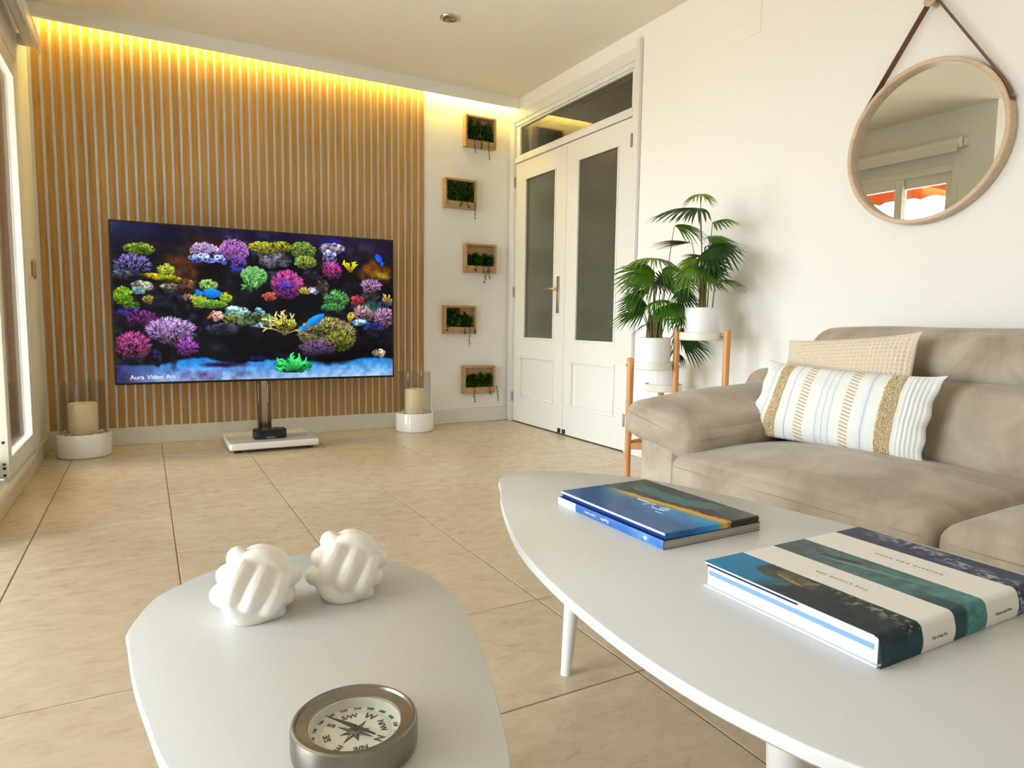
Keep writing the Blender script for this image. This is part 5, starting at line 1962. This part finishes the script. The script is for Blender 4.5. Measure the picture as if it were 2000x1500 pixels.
X_ = np.tile(xs_[None], (ns, 1))
S_ = np.tile((dist / dist[-1])[:, None], (1, nx))
tp = .252 / dist[-1]
imgj = np.ones((ns, nx, 3)) * np.array([240, 238, 233])
nA = vnoise(ns, nx, 40, 61, 4)
nB = vnoise(ns, nx, 8, 62, 3)
nC = vnoise(ns, nx, 3.5, 63, 2)


def mixj(mask, c):
    global imgj
    mask = np.clip(mask, 0, 1)[..., None]
    imgj = imgj * (1 - mask) + (np.array(c, float) if not isinstance(c, np.ndarray) or c.ndim == 1 else c) * mask


F_ = S_ / tp                         # 0 far edge .. 1 fold of the spine .. >1 spine
b1 = (X_ < .738)
c1 = np.array([0, 128, 184]) * (1.05 - .25 * F_[..., None])
k = np.clip((F_ - .30 - .25 * (X_ - .664) / .074 * 0 + .18 * (nA - .5)) / .12, 0, 1)[..., None]
c1 = c1 * (1 - k) + np.array([20, 38, 44]) * (.5 + .9 * nB[..., None]) * k
k = np.clip((F_ - .62 + .3 * (nA - .5)) / .2, 0, 1)[..., None]
c1 = c1 * (1 - k) + np.array([18, 40, 48]) * (.5 + 1.0 * nB[..., None]) * k
mixj(b1 * 1.0, c1)


def ell(cx, cf, rx, rf, soft=4.0, ang=0.0):
    dx_, df_ = (X_ - cx), (F_ - cf) * .252
    ca, sa = math.cos(ang), math.sin(ang)
    return np.clip((1 - np.hypot((dx_ * ca + df_ * sa) / rx, (-dx_ * sa + df_ * ca) / rf)) * soft, 0, 1)


mixj(ell(.716, .30, .020, .030) * b1 * np.clip(nB * 2.2, 0, 1), (70, 62, 34))
mixj(ell(.722, .40, .014, .040, 6, .25) * b1, np.array([92, 78, 44]) * (.5 + .9 * nB[..., None]))
mixj(ell(.711, .40, .004, .026, 5, .2) * b1, np.array([150, 130, 74]) * (.6 + .7 * nC[..., None]))
mixj(ell(.724, .49, .014, .006, 4, .5) * b1 * .8, (128, 126, 104))
mixj(ell(.694, .42, .012, .005, 5, .5) * b1 * .7, (96, 110, 104))
mixj(ell(.730, .24, .010, .014) * b1 * np.clip(nC * 2, 0, 1), (36, 40, 40))
mixj(b1 * np.clip((nC - .62) * 8, 0, 1) * np.clip((F_ - .45) * 4, 0, 1) * np.clip((X_ - .70) * 40, 0, 1), (146, 158, 128))
mixj(b1 * np.clip((F_ - 1.0) * 30, 0, 1), np.array([12, 56, 66]) * (.55 + .9 * nB[..., None]))
b2 = (X_ > .8025) & (X_ < .8705)
f2_ = np.clip(F_, 0, 1.2)[..., None]
c2 = np.array([74, 88, 88]) * (1 - f2_ * .7) + np.array([62, 132, 134]) * f2_ * .8
c2 = c2 * (.68 + .62 * nB[..., None])
mixj(b2 * 1.0, c2)
mixj(b2 * np.clip(1 - np.abs((X_ - .815) - .05 * F_) / .006, 0, 1) * np.clip((F_ - .2) * 6, 0, 1) * np.clip((.8 - F_) * 5, 0, 1) * .7, (150, 190, 184))
mixj(ell(.842, .33, .006, .030, 6, -.25) * b2, (34, 52, 52))
mixj(b2 * np.clip((.826 + .01 * nA - X_) * 160, 0, 1) * np.clip((F_ - .7) * 4, 0, 1), (22, 66, 74))
b3 = (X_ > .9455)
c3_ = np.array([40, 48, 82]) * (.7 + .5 * nB[..., None])
mixj(b3 * 1.0, c3_)
foam = np.clip((vnoise(ns, nx, 5, 71, 3) - .40) * 3.5, 0, 1) * np.clip(1.25 - np.abs((X_ - .985) + .018 * F_ - .012 * np.sin(F_ * 5)) / .020, 0, 1) * (.4 + .6 * np.clip(np.sin(X_ * 900 + F_ * 26 + nA * 9) * .5 + .6, 0, 1))
mixj(b3 * foam * np.clip(F_ * 9 - .5, 0, 1), (206, 212, 222))
printed_sheet('dust_jacket', Pj, imgj, M['satin_print'], bk3)
Mt = Matrix(((0, -1, 0, 0), (1, 0, 0, 0), (0, 0, 1, 0), (0, 0, 0, 1)))
v, f_ = text_mesh('THE LIVING SEA', .0070, Matrix.Translation((.7700, .516, bz1 + .0003)) @ Mt, .00012, 'CENTER', 0, 1.5)
v2, f2 = text_mesh('HUSSAIN AGA KHAN', .0070, Matrix.Translation((.9080, .512, bz1 + .0003)) @ Mt, .00012, 'CENTER', 0, 1.5)
B().add(v, f_).add(v2, f2).done('title_lettering', M['greyink'], bk3, angle=0)
Ms2 = Matrix(((1, 0, 0, 0), (0, 0, -1, 0), (0, 1, 0, 0), (0, 0, 0, 1)))
ysp = prof[:, 0].min() - .0003
v, f_ = text_mesh('The Living Sea', .0052, Matrix.Translation((.7700, ysp, bz0 + .0150)) @ Ms2)
v2, f2 = text_mesh('Hussain Aga Khan', .0052, Matrix.Translation((.9080, ysp, bz0 + .0150)) @ Ms2)
B().add(v, f_).add(v2, f2).done('spine_lettering', M['greyink'], bk3, angle=0)
